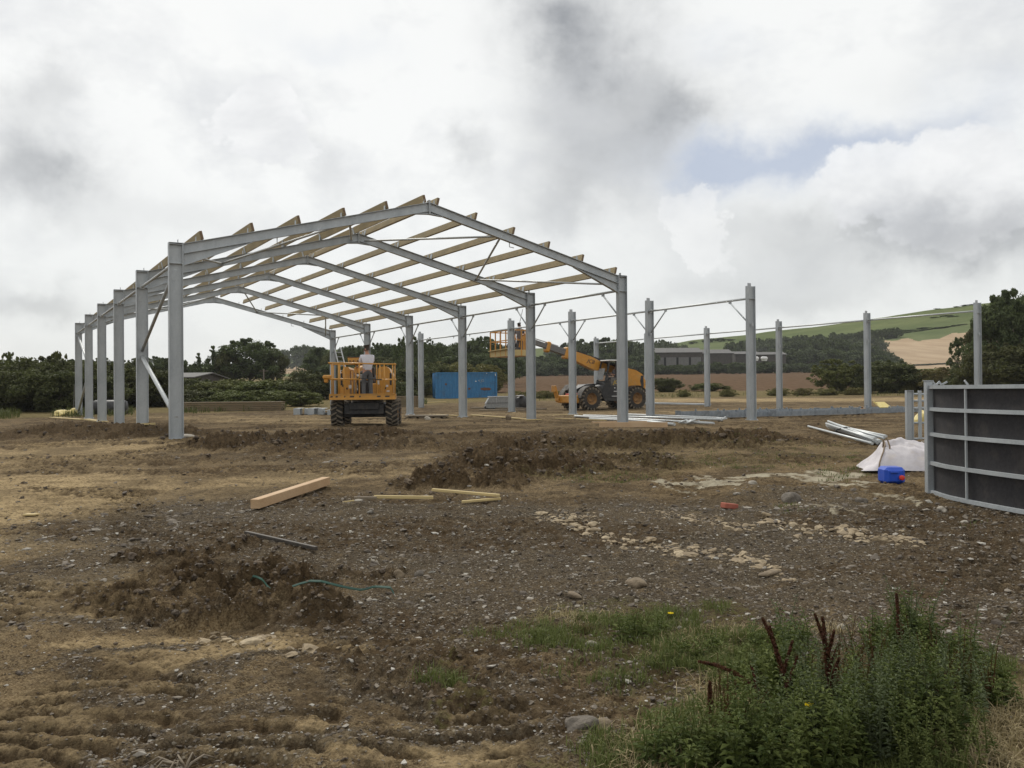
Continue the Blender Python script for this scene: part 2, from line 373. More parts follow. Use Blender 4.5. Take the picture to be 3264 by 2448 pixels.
def base_z(x, y):
    r = np.hypot(x, y); az = np.arctan2(x, y); R = np.interp(az, RAZ, RZ)
    z = -.3*(1-ss((r-8)/13))
    far = np.interp(r, [0, 50, 85, 300, 450], [0, 0, .5, 6.4, 9.5])
    m = ss((r-450)/650); far = np.where(r > 450, 9.5+(R-9.5)*(np.clip((r-450)/650, 0, 1)*.55+.45*m), far)
    far = np.where(r > 1100, R-(r-1100)*.03, far)
    far = far+ss((r-620)/300)*(fbm(x/160, y/160, 3, 5)*3.0)
    far = far+ss((r-60)/30)*ss((300-r)/60)*fbm(x/12, y/12, 2, 6)*.10
    return z+far
def G(px, py, lift=0):
    d = ray(px, py); t = 10.
    for _ in range(40):
        x, y = d.x*t, d.y*t; z = float(base_z(np.array([x]), np.array([y]))[0])
        if d.z > -1e-4: break
        t = .5*t+.5*(CAMZ-z-lift)/(-d.z)
    return Vector((d.x*t, d.y*t, 0))
def at(px, py, Y): d = ray(px, py); t = Y/d.y; return Vector((d.x*t, Y, CAMZ+d.z*t))
# ground patches: capsules on the ground (end points, half width in metres)
CAPS = {'clod': [], 'grav': [], 'sand': [], 'conc': [], 'grass': [], 'rise': [], 'rut': []}
def cap(kind, a, b2, w, amp=1.): p, q = G(*a), G(*b2); CAPS[kind].append((p.x, p.y, q.x, q.y, w, amp))
for a, b2, w, h in (((1200, 1420), (1600, 1425), .5, .6), ((560, 1400), (760, 1425), .5, .6), ((1250, 1395), (1560, 1395), .6, .6), ((2100, 1425), (2560, 1400), .5, .7), ((620, 1470), (1000, 1460), .3, .4), ((720, 1425), (1240, 1388), .9, 1), ((960, 1440), (1250, 1420), .7, .9), ((1340, 1550), (1680, 1530), .45, 1), ((1500, 1490), (1820, 1500), .6, 1),
                 ((1560, 1440), (2480, 1404), .7, 1), ((1720, 1460), (2050, 1470), .6, 1), ((1560, 1395), (2100, 1385), 1.2, .8), ((180, 1385), (500, 1390), 1.6, .9), ((330, 1362), (560, 1380), .8, .7),
                 ((520, 1830), (980, 1850), .28, 1), ((560, 1940), (1060, 1960), .22, .9), ((470, 1780), (800, 1760), .25, .8), ((380, 1880), (700, 1900), .22, .7),
                 ((2780, 1560), (3264, 1640), .25, .25), ((1100, 1800), (1250, 1840), .12, .6), ((1220, 2120), (1500, 2200), .15, .5)):
    cap('clod', a, b2, w*(1.25 if a[1] < 1500 else 1), h)
for a, b2, w, h in (((1250, 1425), (1600, 1425), .3, .10), ((760, 1420), (1220, 1392), .55, .20), ((1350, 1545), (1700, 1528), .3, .17), ((1520, 1490), (1810, 1498), .35, .2), ((1600, 1440), (2420, 1404), .45, .2),
                 ((210, 1385), (470, 1390), 1.1, .26), ((560, 1800), (900, 1790), .22, .04), ((640, 1890), (900, 1880), .2, -.12), ((600, 1965), (1050, 1975), .16, .08), ((1200, 1640), (1500, 1660), .5, .07), ((1900, 1560), (2500, 1560), .6, .06)):
    cap('rise', a, b2, w, h)
for a, b2, w, h in (((700, 1660), (3300, 1680), 1.9, 1), ((1100, 1760), (3300, 1800), 1.2, 1), ((1350, 1900), (3300, 1950), .75, 1), ((1350, 2080), (2400, 2100), .4, .9), ((500, 1740), (760, 1720), .5, .8), ((2600, 2050), (3400, 2150), .35, 1),
                 ((100, 1880), (560, 1720), .45, .8), ((-60, 1990), (520, 1930), .35, .8), ((250, 1800), (900, 1640), .6, .7), ((900, 1980), (1500, 2050), .3, .7), ((650, 2260), (1300, 2240), .13, .7), ((0, 2230), (330, 2180), .08, .7), ((330, 2200), (900, 2150), .16, .8), ((880, 2430), (1500, 2300), .16, .8), ((500, 1450), (1300, 1480), .5, .35), ((330, 2120), (560, 2060), .12, .9), ((600, 2360), (1500, 2260), .14, .8), ((950, 2120), (1250, 2180), .14, .8), ((1300, 2300), (1700, 2250), .25, .8), ((300, 2400), (700, 2300), .1, .7), ((2500, 1560), (3200, 1720), .5, .8)):
    cap('grav', a, b2, w, h)
for a, b2, w, h in (((-300, 1700), (60, 1560), 2.0, 1), ((-200, 2000), (150, 1900), .6, .9), ((-100, 1500), (350, 1420), 2.2, .7), ((900, 2050), (1200, 2080), .25, .7), ((900, 2350), (1300, 2400), .28, .9), ((0, 2330), (320, 2280), .16, .8), ((400, 2060), (700, 2120), .25, .6),
                 ((700, 1550), (1350, 1480), .9, .5), ((1730, 1660), (2000, 1720), .14, 1), ((2000, 1720), (2200, 1768), .14, .9), ((1800, 1640), (1960, 1640), .12, .7), ((2180, 1640), (2500, 1670), .2, .8), ((2500, 1665), (2860, 1730), .18, .9),
                 ((2150, 1750), (2430, 1790), .13, .6), ((1000, 1330), (2900, 1300), 4, .45), ((2050, 1276), (3000, 1272), 5, 1), ((600, 1330), (1100, 1345), 3, .6), ((2100, 2100), (2330, 2120), .12, .6), ((3050, 2250), (3264, 2400), .3, .5)):
    cap('sand', a, b2, w, h)
for a, b2, w, h in (((2140, 1540), (2690, 1508), .16, 1), ((2500, 1522), (2760, 1532), .10, 1), ((2640, 1600), (2760, 1650), .05, 0.0), ((2640, 1622), (2780, 1640), .045, 1), ((2800, 1568), (2900, 1590), .06, 1), ((2120, 1560), (2240, 1572), .05, .9), ((2500, 1612), (2690, 1640), .07, .9)):
    cap('conc', a, b2, w, h)
for a, b2, w, h in (((1750, 1530), (2100, 1500), .35, .45), ((2100, 1470), (2700, 1450), .8, .45), ((1900, 1440), (2600, 1420), 1., .3), ((1700, 1990), (2300, 2050), .35, .9), ((2200, 2100), (3100, 2200), .45, 1), ((2000, 2400), (3000, 2400), .45, 1), ((1300, 2190), (1480, 2180), .07, .8), ((1700, 2100), (1900, 2130), .12, .5)):
    cap('grass', a, b2, w, h)
def masks(x, y):
    wx = x+fbm(x/1.1, y/1.1, 4, 40)*.4+fbm(x/.22, y/.22, 2, 44)*.10; wy = y+fbm(x/1.1, y/1.1, 4, 50)*.7+fbm(x/.22, y/.22, 2, 54)*.12; out = {}
    for k, L in CAPS.items():
        s = np.zeros_like(x)
        for (x0, y0, x1, y1, w, amp) in L:
            dx, dy = x1-x0, y1-y0; L2 = dx*dx+dy*dy+1e-9; t = np.clip(((wx-x0)*dx+(wy-y0)*dy)/L2, 0, 1); d = np.hypot(wx-x0-t*dx, wy-y0-t*dy)/w
            g = 1-ss((d-.55)/.9) if k != 'rise' else np.exp(-d*d)
            s = s+amp*g if k == 'rise' else np.maximum(s, amp*g)
        out[k] = s
    return out
TR = [G(-200, 2330), G(250, 2250), G(700, 2250), G(1250, 2330)]
def height(x, y, full=False):
    r = np.hypot(x, y); z = base_z(x, y); near = 1-ss((r-70)/25)
    mk = masks(x, y)
    cl = np.clip(mk['clod'], 0, 1)
    n = fbm(x/5, y/5, 3, 1)*.05+fbm(x/.9, y/.9, 4, 2)*.022+fbm(x/.16, y/.16, 3, 3)*.006*ss((30-r)/20)
    rid = 1-np.abs(fbm(x/.42, y/.42, 4, 9, .55)); rid2 = 1-np.abs(fbm(x/.13, y/.13, 3, 12, .55))
    n = n+cl*((rid-.55)*.24+(rid2-.6)*.08)+mk['rise']*(1+.35*fbm(x/.8, y/.8, 2, 21))
    churn_shade = ss((fbm(x/3.2, y/2.0, 4, 91)+.02)/.28)*(1-ss((r-60)/12)); rg = 1-np.abs(fbm(x/.30, y/.30, 4, 93, .6))
    n = n+churn_shade*(rg-.62)*(.045+.075*ss((r-10)/12))+(1-np.abs(fbm(x/.11, y/.11, 3, 95, .6))-.6)*.020*ss((24-r)/10)+(1-np.abs(fbm(x/.045, y/.045, 2, 97, .6))-.6)*.007*ss((10-r)/4)
    mk['churn_shade'] = churn_shade*np.clip((.85-rg)*2.2+.35, 0, 1)  # hollows of the churned soil get a darker tone, shade put into the colour
    gr = np.clip(mk['grav'], 0, 1); n = n+gr*(1-cl)*(fbm(x/.07, y/.07, 2, 30)*.006*ss((16-r)/8)+np.abs(fbm(x/.35, y/.35, 3, 31))*.012)
    # tyre lug ruts sweeping across the near left corner and along two far tracks
    wx2 = x+fbm(x/.7, y/.7, 2, 60)*.10
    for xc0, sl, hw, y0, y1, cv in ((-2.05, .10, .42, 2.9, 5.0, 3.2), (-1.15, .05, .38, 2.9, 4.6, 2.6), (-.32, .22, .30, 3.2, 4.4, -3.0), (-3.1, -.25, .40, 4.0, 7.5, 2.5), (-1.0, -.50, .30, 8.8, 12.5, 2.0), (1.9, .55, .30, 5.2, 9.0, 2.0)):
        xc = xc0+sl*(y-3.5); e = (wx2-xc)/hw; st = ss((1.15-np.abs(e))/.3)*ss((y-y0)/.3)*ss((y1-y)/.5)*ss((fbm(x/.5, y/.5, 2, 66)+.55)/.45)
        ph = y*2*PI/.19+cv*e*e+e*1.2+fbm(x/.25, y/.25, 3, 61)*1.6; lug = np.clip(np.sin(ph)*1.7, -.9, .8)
        n = n+st*(1-cl*.6)*(lug*.026-.022); mk['churn_shade'] = np.maximum(mk['churn_shade']*(1-.3*st), st*np.clip(-lug+.1, 0, 1)); mk['sand'] = np.maximum(mk['sand']*(1-st*np.clip(-lug, 0, 1)), st*np.clip(lug, 0, 1)*.6)  # rut troughs darkened and crests paled: shading painted into the soil colour
    tr2 = np.exp(-((x*.35+y-19.8-2.2*np.sin(x*.25))/1.3)**2)*ss((x+9)/3)*ss((2-x)/3)
    n = n+tr2*np.clip(np.sin(x*17+fbm(x/.6, y/.6, 2, 77)*3), -.3, 1)*.06
    far_soft = ss((x*0+55-r)/20)
    z = z+n*near*(.35+.65*far_soft)
    return (z, mk) if full else z
def hz(x, y): return float(height(np.array([float(x)]), np.array([float(y)]))[0])
def GP(px, py, lift=0): p = G(px, py, lift); p.z = hz(p.x, p.y); return p

# ground material
def ground_mat():
    m, nt, b = new_mat('site_ground')
    a1 = nt.nodes.new('ShaderNodeAttribute'); a1.attribute_name = 'm1'; s1 = nt.nodes.new('ShaderNodeSeparateColor'); nt.links.new(a1.outputs['Color'], s1.inputs[0])
    a2 = nt.nodes.new('ShaderNodeAttribute'); a2.attribute_name = 'm2'; s2 = nt.nodes.new('ShaderNodeSeparateColor'); nt.links.new(a2.outputs['Color'], s2.inputs[0])
    grav, clod, sand = s1.outputs; conc, gras, farv = s2.outputs
    big = nz(nt, .55, 6, .62); med = nz(nt, 3.5, 6, .65); fin = nz(nt, 22, 6, .7); vf = nz(nt, 90, 4, .7)
    c = mix(nt, rng(nt, med, .35, .65), (.120, .083, .050), (.235, .170, .102)); c = mix(nt, rng(nt, big, .42, .6, 0, .55), c, (.105, .080, .056))
    c = mix(nt, rng(nt, fin, .5, .66, 0, .8), c, (.30, .235, .155)); c = mix(nt, rng(nt, fin, .50, .36, 0, .85), c, (.060, .044, .030)); c = mix(nt, rng(nt, vf, .5, .60, 0, .6), c, (.34, .28, .19)); c = mix(nt, rng(nt, vf, .48, .38, 0, .6), c, (.05, .038, .027))
    sc = mix(nt, rng(nt, med, .3, .7), (.33, .25, .145), (.54, .425, .27)); sc = mix(nt, rng(nt, fin, .52, .38, 0, .9), sc, (.095, .07, .046)); sc = mix(nt, rng(nt, vf, .52, .60, 0, .5), sc, (.45, .37, .26)); sc = mix(nt, rng(nt, big, .5, .6, 0, .5), sc, (.15, .115, .075))
    c = mix(nt, mth(nt, 'MULTIPLY', sand, rng(nt, med, .28, .5, .35, 1), True), c, sc)
    gc = mix(nt, rng(nt, fin, .38, .62), (.050, .040, .031), (.150, .124, .096)); gc = mix(nt, rng(nt, med, .45, .65, 0, .6), gc, (.078, .062, .048)); gc = mix(nt, rng(nt, big, .5, .62, 0, .5), gc, (.13, .10, .07)); gc = mix(nt, rng(nt, vf, .50, .38, 0, .7), gc, (.028, .022, .018)); gc = mix(nt, rng(nt, vf, .54, .64, 0, .5), gc, (.22, .19, .15))
    vo = nt.nodes.new('ShaderNodeTexVoronoi'); tc = nt.nodes.new('ShaderNodeTexCoord'); nt.links.new(tc.outputs['Object'], vo.inputs['Vector']); vo.inputs['Scale'].default_value = 42
    sv = nt.nodes.new('ShaderNodeSeparateColor'); nt.links.new(vo.outputs['Color'], sv.inputs[0])
    gc = mix(nt, mth(nt, 'MULTIPLY', rng(nt, sv.outputs[0], .80, .9), rng(nt, vo.outputs['Distance'], .4, .28)), gc, (.34, .32, .29))
    gc = mix(nt, mth(nt, 'MULTIPLY', rng(nt, sv.outputs[1], .7, .9, 0, .7), rng(nt, vo.outputs['Distance'], .5, .35)), gc, (.12, .11, .10))
    gm = mth(nt, 'MULTIPLY', grav, rng(nt, med, .30, .46, .3, 1), True)
    nearm = nt.nodes.new('ShaderNodeTexNoise'); nearm.inputs['Scale'].default_value = .9; nearm.inputs['Detail'].default_value = 7; nearm.inputs['Roughness'].default_value = .68; nt.links.new(tc.outputs['Object'], nearm.inputs['Vector'])
    c = mix(nt, mth(nt, 'MULTIPLY', rng(nt, nearm.outputs[0], .47, .56, 0, .75), mth(nt, 'SUBTRACT', 1.0, mth(nt, 'MULTIPLY', sand, .75)), True), c, mix(nt, rng(nt, fin, .36, .64), (.045, .033, .023), (.125, .096, .066)))
    c = mix(nt, gm, c, gc)
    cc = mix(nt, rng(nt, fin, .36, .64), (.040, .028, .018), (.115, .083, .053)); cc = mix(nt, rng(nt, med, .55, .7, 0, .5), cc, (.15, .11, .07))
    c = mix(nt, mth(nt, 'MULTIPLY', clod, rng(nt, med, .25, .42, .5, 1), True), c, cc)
    c = mix(nt, mth(nt, 'MULTIPLY', gras, rng(nt, fin, .45, .6, 0, .6), True), c, (.10, .11, .035))
    kc = mix(nt, rng(nt, med, .4, .6), (.32, .29, .24), (.42, .39, .33))
    c = mix(nt, mth(nt, 'MULTIPLY', conc, rng(nt, med, .36, .46), True), c, kc)
    c = mix(nt, farv, c, mix(nt, rng(nt, med, .4, .6), (.11, .095, .045), (.20, .16, .09)))
    c = mix(nt, 1.0, c, (.99, .95, .83), 'MULTIPLY'); nt.links.new(c, b.inputs['Base Color']); b.inputs['Roughness'].default_value = .95; b.inputs['Specular IOR Level'].default_value = .04
    h = mth(nt, 'ADD', mth(nt, 'MULTIPLY', fin, .7), mth(nt, 'MULTIPLY', vf, .35)); h = mth(nt, 'ADD', h, mth(nt, 'MULTIPLY', vo.outputs['Distance'], -.4)); bump(nt, b, h, 1.0, .035)
ground_mat()
m, nt, b = new_mat('ploughed_earth')
v = nz(nt, .35, 6, .7); f = nz(nt, 1.4, 6, .75, zs=(1, .25, 1)); c = mix(nt, rng(nt, f, .35, .65), (.085, .055, .036), (.17, .115, .078)); c = mix(nt, rng(nt, v, .4, .65, 0, .5), c, (.105, .075, .045))
nt.links.new(c, b.inputs['Base Color']); b.inputs['Roughness'].default_value = .95; b.inputs['Specular IOR Level'].default_value = 0; bump(nt, b, f, .6, .15)
m, nt, b = new_mat('hill_pasture')
v = nz(nt, .012, 6, .6); f = nz(nt, .09, 6, .7); c = mix(nt, rng(nt, v, .38, .62), (.100, .125, .058), (.145, .165, .078)); c = mix(nt, rng(nt, f, .5, .66, 0, .6), c, (.075, .09, .045))
nt.links.new(c, b.inputs['Base Color']); b.inputs['Roughness'].default_value = .95; b.inputs['Specular IOR Level'].default_value = 0
m, nt, b = new_mat('stubble')
v = nz(nt, .03, 6, .6, zs=(4, .6, 1)); f = nz(nt, .8, 5, .7); c = mix(nt, rng(nt, v, .38, .62), (.34, .25, .165), (.42, .32, .215)); c = mix(nt, rng(nt, f, .5, .7, 0, .4), c, (.26, .2, .13))
nt.links.new(c, b.inputs['Base Color']); b.inputs['Roughness'].default_value = .95; b.inputs['Specular IOR Level'].default_value = 0

def build_ground():
    R = [2.0]
    while R[-1] < 2500: r = R[-1]; R.append(r*(1.0042 if r < 15 else 1.0062 if r < 36 else 1.012 if r < 90 else 1.035 if r < 400 else 1.008 if r < 800 else 1.035))
    R = np.array(R); A = np.radians(np.linspace(-48, 48, 860)); na, nr = len(A), len(R)
    rr, aa = np.meshgrid(R, A, indexing='ij'); x = (rr*np.sin(aa)).ravel(); y = (rr*np.cos(aa)).ravel()
    z, mk = height(x, y, True)
    i = np.arange(nr-1)[:, None]*na+np.arange(na-1)[None, :]; F = np.stack([i, i+1, i+na+1, i+na], -1)
    rc = R[:-1][:, None]*np.ones(na-1)[None, :]; ac = ((A[:-1]+A[1:])/2)[None, :]*np.ones((nr-1, 1))
    azx = lambda px: math.atan2(px-1632, FPX)
    wob = pn(ac*60, ac*0+.3, 3)*4
    plough = (rc > 100+wob*.6) & (rc < 300) & (ac > azx(1540))
    hill = (rc >= 300)
    st = hill & (rc > 450) & (rc < 690+wob*8-1500*np.clip(azx(2790)-ac+.0, 0, 1)) & (ac > azx(2660)) & (ac < azx(3600))
    st2 = hill & (rc > 520) & (rc < 760) & (ac > azx(870)) & (ac < azx(985))
    V = np.stack([x, y, z], -1)
    r = np.hypot(x, y)
    m1 = np.stack([mk['grav'], np.maximum(mk['clod'], mk['churn_shade']*.95), mk['sand'], np.ones_like(x)], -1)
    az = np.arctan2(x, y); edge = np.interp(az, [azx(-600), azx(200), azx(1000), azx(1500), azx(2000), azx(3600)], [44, 48, 54, 66, 76, 80])
    farg = ss((r+pn(x/3, y/3, 8)*4-edge)/5)
    m2 = np.stack([mk['conc'], mk['grass'], farg, np.ones_like(x)], -1)
    at_ = {'m1': ('FLOAT_COLOR', m1), 'm2': ('FLOAT_COLOR', m2)}
    def sub(mask, name, mat, extra=None):
        Fs = F[mask]; u, inv = np.unique(Fs, return_inverse=True); Vs = V[u]; Fi = inv.reshape(-1, 4)
        a = {k: (t, d[u]) for k, (t, d) in at_.items()}
        if extra is not None:      # the rest of the plane, all round, a little lower
            eV, eF = extra; n0 = len(Vs); Vs = np.vstack([Vs, eV]); Fi = np.vstack([Fi, eF+n0]); a = {k: (t, np.vstack([d, np.zeros((len(eV), 4))])) for k, (t, d) in a.items()}
        o = nobj(name, npmesh(name, Vs, Fi, mat, a, True)); o['kind'] = 'structure'; return o
    R2 = np.array([0, 1, 2, 3, 5, 8, 13, 20, 30, 45, 70, 100, 150, 220, 300, 450, 650, 850, 1100, 1500, 2500.]); A2 = np.radians(np.linspace(47.9, 312.1, 60))
    r2, a2 = np.meshgrid(R2, A2, indexing='ij'); ex = (r2*np.sin(a2)).ravel(); ey = (r2*np.cos(a2)).ravel(); aw = np.arctan2(ex, ey)
    ez = base_z(np.hypot(ex, ey)*np.sin(np.clip(aw, -.9, .9)), np.hypot(ex, ey)*np.cos(np.clip(aw, -.9, .9)))-.01; i2 = np.arange(len(R2)-1)[:, None]*60+np.arange(59)[None, :]
    eF = np.stack([i2, i2+1, i2+61, i2+60], -1).reshape(-1, 4)
    n0 = len(ex); A3 = np.radians(np.linspace(-48, 48, 20)); fx = np.concatenate([[0, 0], 2.02*np.sin(A3)]); fy = np.concatenate([[0, 0], 2.02*np.cos(A3)]); fz = np.full(22, -.3)
    eF = np.vstack([eF, [[n0, n0+2+k, n0+3+k, n0+1] for k in range(19)]])
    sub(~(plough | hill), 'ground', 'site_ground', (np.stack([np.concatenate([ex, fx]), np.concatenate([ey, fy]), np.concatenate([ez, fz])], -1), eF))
    sub(plough, 'ploughed_field', 'ploughed_earth'); sub(hill & ~st & ~st2, 'hillside', 'hill_pasture')
    sub(st, 'stubble_field', 'stubble'); sub(st2, 'small_stubble_field', 'stubble')
build_ground()

# ------------------------------------------------------------------ steel frames and posts
TH, X0, Y0, BAY, W, W2, W3 = .5318, -8.5317, 22.461, 5.8336, 14.197, 5.963, 14.100
DX = Vector((math.cos(TH), math.sin(TH), 0)); EY = Vector((-math.sin(TH), math.cos(TH), 0))
HE, HR = 5.0, 6.795; SLOPE = (HR-HE)/(W/2)
def base_pt(off, row): p = Vector((X0, Y0, 0))+DX*off+EY*(BAY*row); p.z = 0; return p
def column_mb(x, side, H=HE, haunch=True):
    b = MB(); b.ibeam((x, 0, 0.02), (x, 0, H), .34, .17, up=(1, 0, 0))
    b.box((x, 0, 0), (.44, .28, .03)); b.box((x, 0, H+.006), (.335, .165, .012))
    for sx in (-1, 1):
        for sy in (-1, 1): b.tube((x+sx*.19, sy*.1, .01), (x+sx*.19, sy*.1, .055), .014, 6)
    b.box((x-side*.06, 0, H+.045), (.012, .09, .10))
    if haunch:
        for zz in (H-.03, H-.52): b.box((x, 0, zz), (.31, .155, .014))
    return b
def rafter_mb(side):
    """side +1: from the left column up to the ridge, -1: mirrored. end plates, haunch and apex gusset included"""
    b = MB(); X = lambda u: u if side > 0 else W-u
    x0, x1 = .18, W/2-.012; zt = lambda u: HE+SLOPE*(u-.17); dp = .26
    n = Vector((-SLOPE, 0, 1)).normalized()
    def P(u, off): return Vector((X(u), 0, zt(u)-off))
    for off, th in ((.007, .014), (dp+.0, .014)): b.bar(P(x0, off), P(x1, off), .14, th)
    b.prism([(X(x0), zt(x0)-.014), (X(x1), zt(x1)-.014), (X(x1), zt(x1)-dp), (X(x0), zt(x0)-dp)], -.005, .005)
    hx = x0+1.75
    b.prism([(X(x0), zt(x0)-dp-.008), (X(hx), zt(hx)-dp-.008), (X(x0), HE-.56)], -.005, .005)
    b.bar((X(x0), 0, HE-.565), (X(hx), 0, zt(hx)-dp-.016), .14, .014)
    b.box((X(x0-.004), 0, HE-.29), (.018, .15, .62))
    for k in range(5):
        for sy in (-.05, .05): b.tube((X(x0+.005), sy, HE-.08-.11*k), (X(x0+.03), sy, HE-.08-.11*k), .014, 6)
    b.box((X(x1), 0, HR-.19), (.018, .16, .42))
    gx = x1-.42; b.prism([(X(gx), zt(gx)-dp-.008), (X(x1-.01), zt(x1)-dp-.008), (X(x1-.01), HR-.39)], -.005, .005); b.bar((X(gx), 0, zt(gx)-dp-.014), (X(x1-.01), 0, HR-.395), .13, .012)
    for s in SUPP:
        if s > .25: b.box((X(s), 0, zt(s)+.055), (.008, .10, .13))
    return b
SUPP = [.50, 1.82, 3.1, 4.4, 5.7, 6.93]
def rail_z(off): return 4.52
pf = thing('portal_frame', 'nearest galvanised steel portal frame, tallest gable in the photo', 'steel frame', base_pt(0, 0), TH, 'galvanised portal frames of the half built barn')
column_mb(0, -1).build('column', 'galvanised', pf); column_mb(W, 1).build('column', 'galvanised', pf)
rafter_mb(1).build('rafter', 'galvanised', pf); rafter_mb(-1).build('rafter', 'galvanised', pf)
for i, lb in enumerate(['second portal frame, brace joint halfway up its left column', 'third portal frame of the row, counted from the nearest', 'fourth portal frame of the row, counted from the nearest',
                        'fifth portal frame of the row, next to last', 'farthest portal frame, smallest gable of the row']):
    c = copy_tree(pf); c.location = base_pt(0, i+1); c['label'] = 'galvanised '+lb
for r_, (off, nm, cnt, grp) in enumerate(((W+W2, 'middle', 6, 'posts of the middle row'), (W+W2+W3, 'far right', 6, 'posts of the far right row'))):
    tw = MB(); tw.ibeam((0, 0, .02), (0, 0, 4.97), .34, .17, up=(1, 0, 0)); tw.box((0, 0, 0), (.44, .28, .03)); tw.box((-.06, 0, 5.0), (.17, .012, .16)); tw.box((0, 0, 4.5), (.31, .155, .014)); tw.box((.0, -.09, 3.55), (.12, .012, .12))
    for sx in (-1, 1):
        for sy in (-1, 1): tw.tube((sx*.19, sy*.1, .01), (sx*.19, sy*.1, .055), .014, 6)
    po = tw.build('steel_post', 'galvanised')
    me = po.data
    for i in range(cnt):
        o = po if i == 0 else po.copy()
        if i: COL.objects.link(o)
        o.location = base_pt(off, i); o.rotation_euler = (0, 0, TH)
        tag(o, f'free-standing galvanised steel post, {ORD[i]} from the front in the {nm} row' if i else f'free-standing galvanised steel post, front and tallest one of the {nm} row', 'steel post', grp)
# eaves pipes with their knee braces (built along local +y between two posts)
def rail(off, i, braces, cleats, lab, xo=0.0, z=4.52):
    t = thing('eaves_pipe', lab, 'steel pipe', base_pt(off, i)+DX*xo, TH, 'horizontal eaves pipes between the posts')
    p = MB(); a, b_ = .09, BAY-.09; p.tube((0, a, z), (0, b_, z), .042, 10)
    for yy in (a, b_): p.box((0, yy, z), (.13, .012, .15))
    p.build('pipe', 'galvanised_bright', t)
    for k, on in enumerate(braces):
        yy = 1.05 if k == 0 else BAY-1.05; y2 = .10 if k == 0 else BAY-.10
        if on:
            q = MB(); q.tube((0, y2, z-.92), (0, yy, z-.08), .028, 8); q.box((0, yy, z-.05), (.06, .10, .12)); q.box((0, y2, z-.93), (.09, .012, .14)); q.build('knee_brace', 'galvanised', t)
        elif cleats:
            q = MB(); q.prism([(yy-.06, z-.03), (yy+.06, z-.03), (yy, z-.15)], -.01, .01, 'x'); q.build('cleat', 'galvanised', t)
    return t
for i in range(5):
    nxt = f'from {ORD[i]} to {ORD[i+1]} '
    rail(0, i, (0, 0), 0, f'plain eaves pipe {nxt}left column of the gabled frames', z=4.5)
    rail(W, i, (1, 1), 0, f'eaves pipe with knee braces {nxt}right column of the gabled frames')
    rail(W+W2, i, (i < 3, i < 2), 1, f'galvanised pipe {nxt}post of the middle row, counted from the front')
    rail(W+W2+W3, i, (0, 0), 0, f'bare galvanised pipe {nxt}post of the far right row, from the front', z=4.6)
# timber purlins
def zt(u): return HE+SLOPE*(u-.17)
for side, offs in ((1, [.66, 1.96, 3.22, 4.5, 5.78, 6.98]), (-1, [.32, 1.64, 2.94, 4.26, 5.58, 6.84])):
    for k, s in enumerate(offs):
        b = MB(); x = s if side > 0 else W-s; ang = math.atan(SLOPE)*(-side); R = Matrix.Rotation(ang, 3, 'Y'); ya, yb = -.07+.06*((k*7) % 3)/3, 5*BAY-(.3+.1*((k*5) % 3))
        n = R @ Vector((0, 0, 1)); nb = 5; L = (yb-ya)/nb
        for j in range(nb):     # boards butt end to end, each slightly off line
            jx = ((j*13+k*7) % 5-2)*.0022
            b.box(Vector((jx, ya+L*(j+.5), 0))+n*(.124+((j+k) % 2)*.003), (.072, L-.006, .225), R, .004)
        nm = ['lowest, above the eaves', 'second up from the eaves', 'third up from the eaves', 'fourth up from the eaves', 'fifth up from the eaves', 'highest, beside the ridge'][k]
        t = thing('timber_purlin', f'long treated timber purlin on the {"left" if side > 0 else "right"} roof slope, {nm}', 'timber beam', base_pt(0, 0)+DX*x+Vector((0, 0, zt(s))), TH, 'timber purlins across the portal frames')
        b.build('board', 'purlin_timber', t)
        e = MB(); e.box(Vector((0, ya-.0035, 0))+n*.124, (.068, .006, .22), R); e.build('end_grain', 'end_grain', t)
        cl = MB()
        for j in range(1, 5): cl.box(Vector((-.042, BAY*j, 0))+n*.10, (.008, .16, .20), R)
        cl.split('splice_plate', 'galvanised', t)
# bracing tubes between the first two and the last two frames
def brace(pa, pb, lab, r=.038, mat='galvanised_bright'):
    o = base_pt(0, 0); b = MB(); A = Vector(pa); B = Vector(pb); L0 = Vector((A.x, A.y, 0)); b.tube(A-L0, B-L0, r, 10)
    d = (B-A).normalized()
    for q in (A, B): b.box(q-L0+(d if q == A else -d)*.06, (.03, .08, .07))
    ob = b.build('bracing_tube', mat); ob.location = o+DX*A.x+EY*A.y; ob.rotation_euler = (0, 0, TH); tag(ob, lab, 'bracing tube', 'bracing tubes of the gabled frames'); return ob
for (fa, fb, nm) in ((1, 0, 'near end of the roof'), (4, 5, 'far end of the roof')):
    for side in (1, -1):
        X = lambda u: u if side > 0 else W-u
        us = [W/2-.25, W/2*.655, W/2*.34, .45]; sd_ = 'left' if side > 0 else 'right'
        for k in range(3):
            u0, u1 = us[k], us[k+1]; f0 = fa if k % 2 == 0 else fb; f1 = fb if k % 2 == 0 else fa
            brace((X(u0), BAY*f0, zt(u0)-.30+.12), (X(u1), BAY*f1, zt(u1)-.30+.12-(.2 if k == 2 else 0)), f'{["upper", "middle", "lowest"][k]} diagonal bracing tube of the {sd_} slope at the {nm}', .034)
brace((0, .0, 4.35), (0, BAY, 2.52), 'upper diagonal wall brace between the first two left columns, sloping down to the joint', .048, 'galvanised')
brace((0, .0, .55), (0, BAY, 2.32), 'bright lower diagonal wall brace between the first two left columns', .06)
brace((0, BAY*5, 4.3), (0, BAY*4, 2.5), 'upper diagonal wall brace between the last two left columns', .055)
brace((0, BAY*5, .3), (0, BAY*4, 2.3), 'lower diagonal wall brace between the last two left columns', .055, 'galvanised')
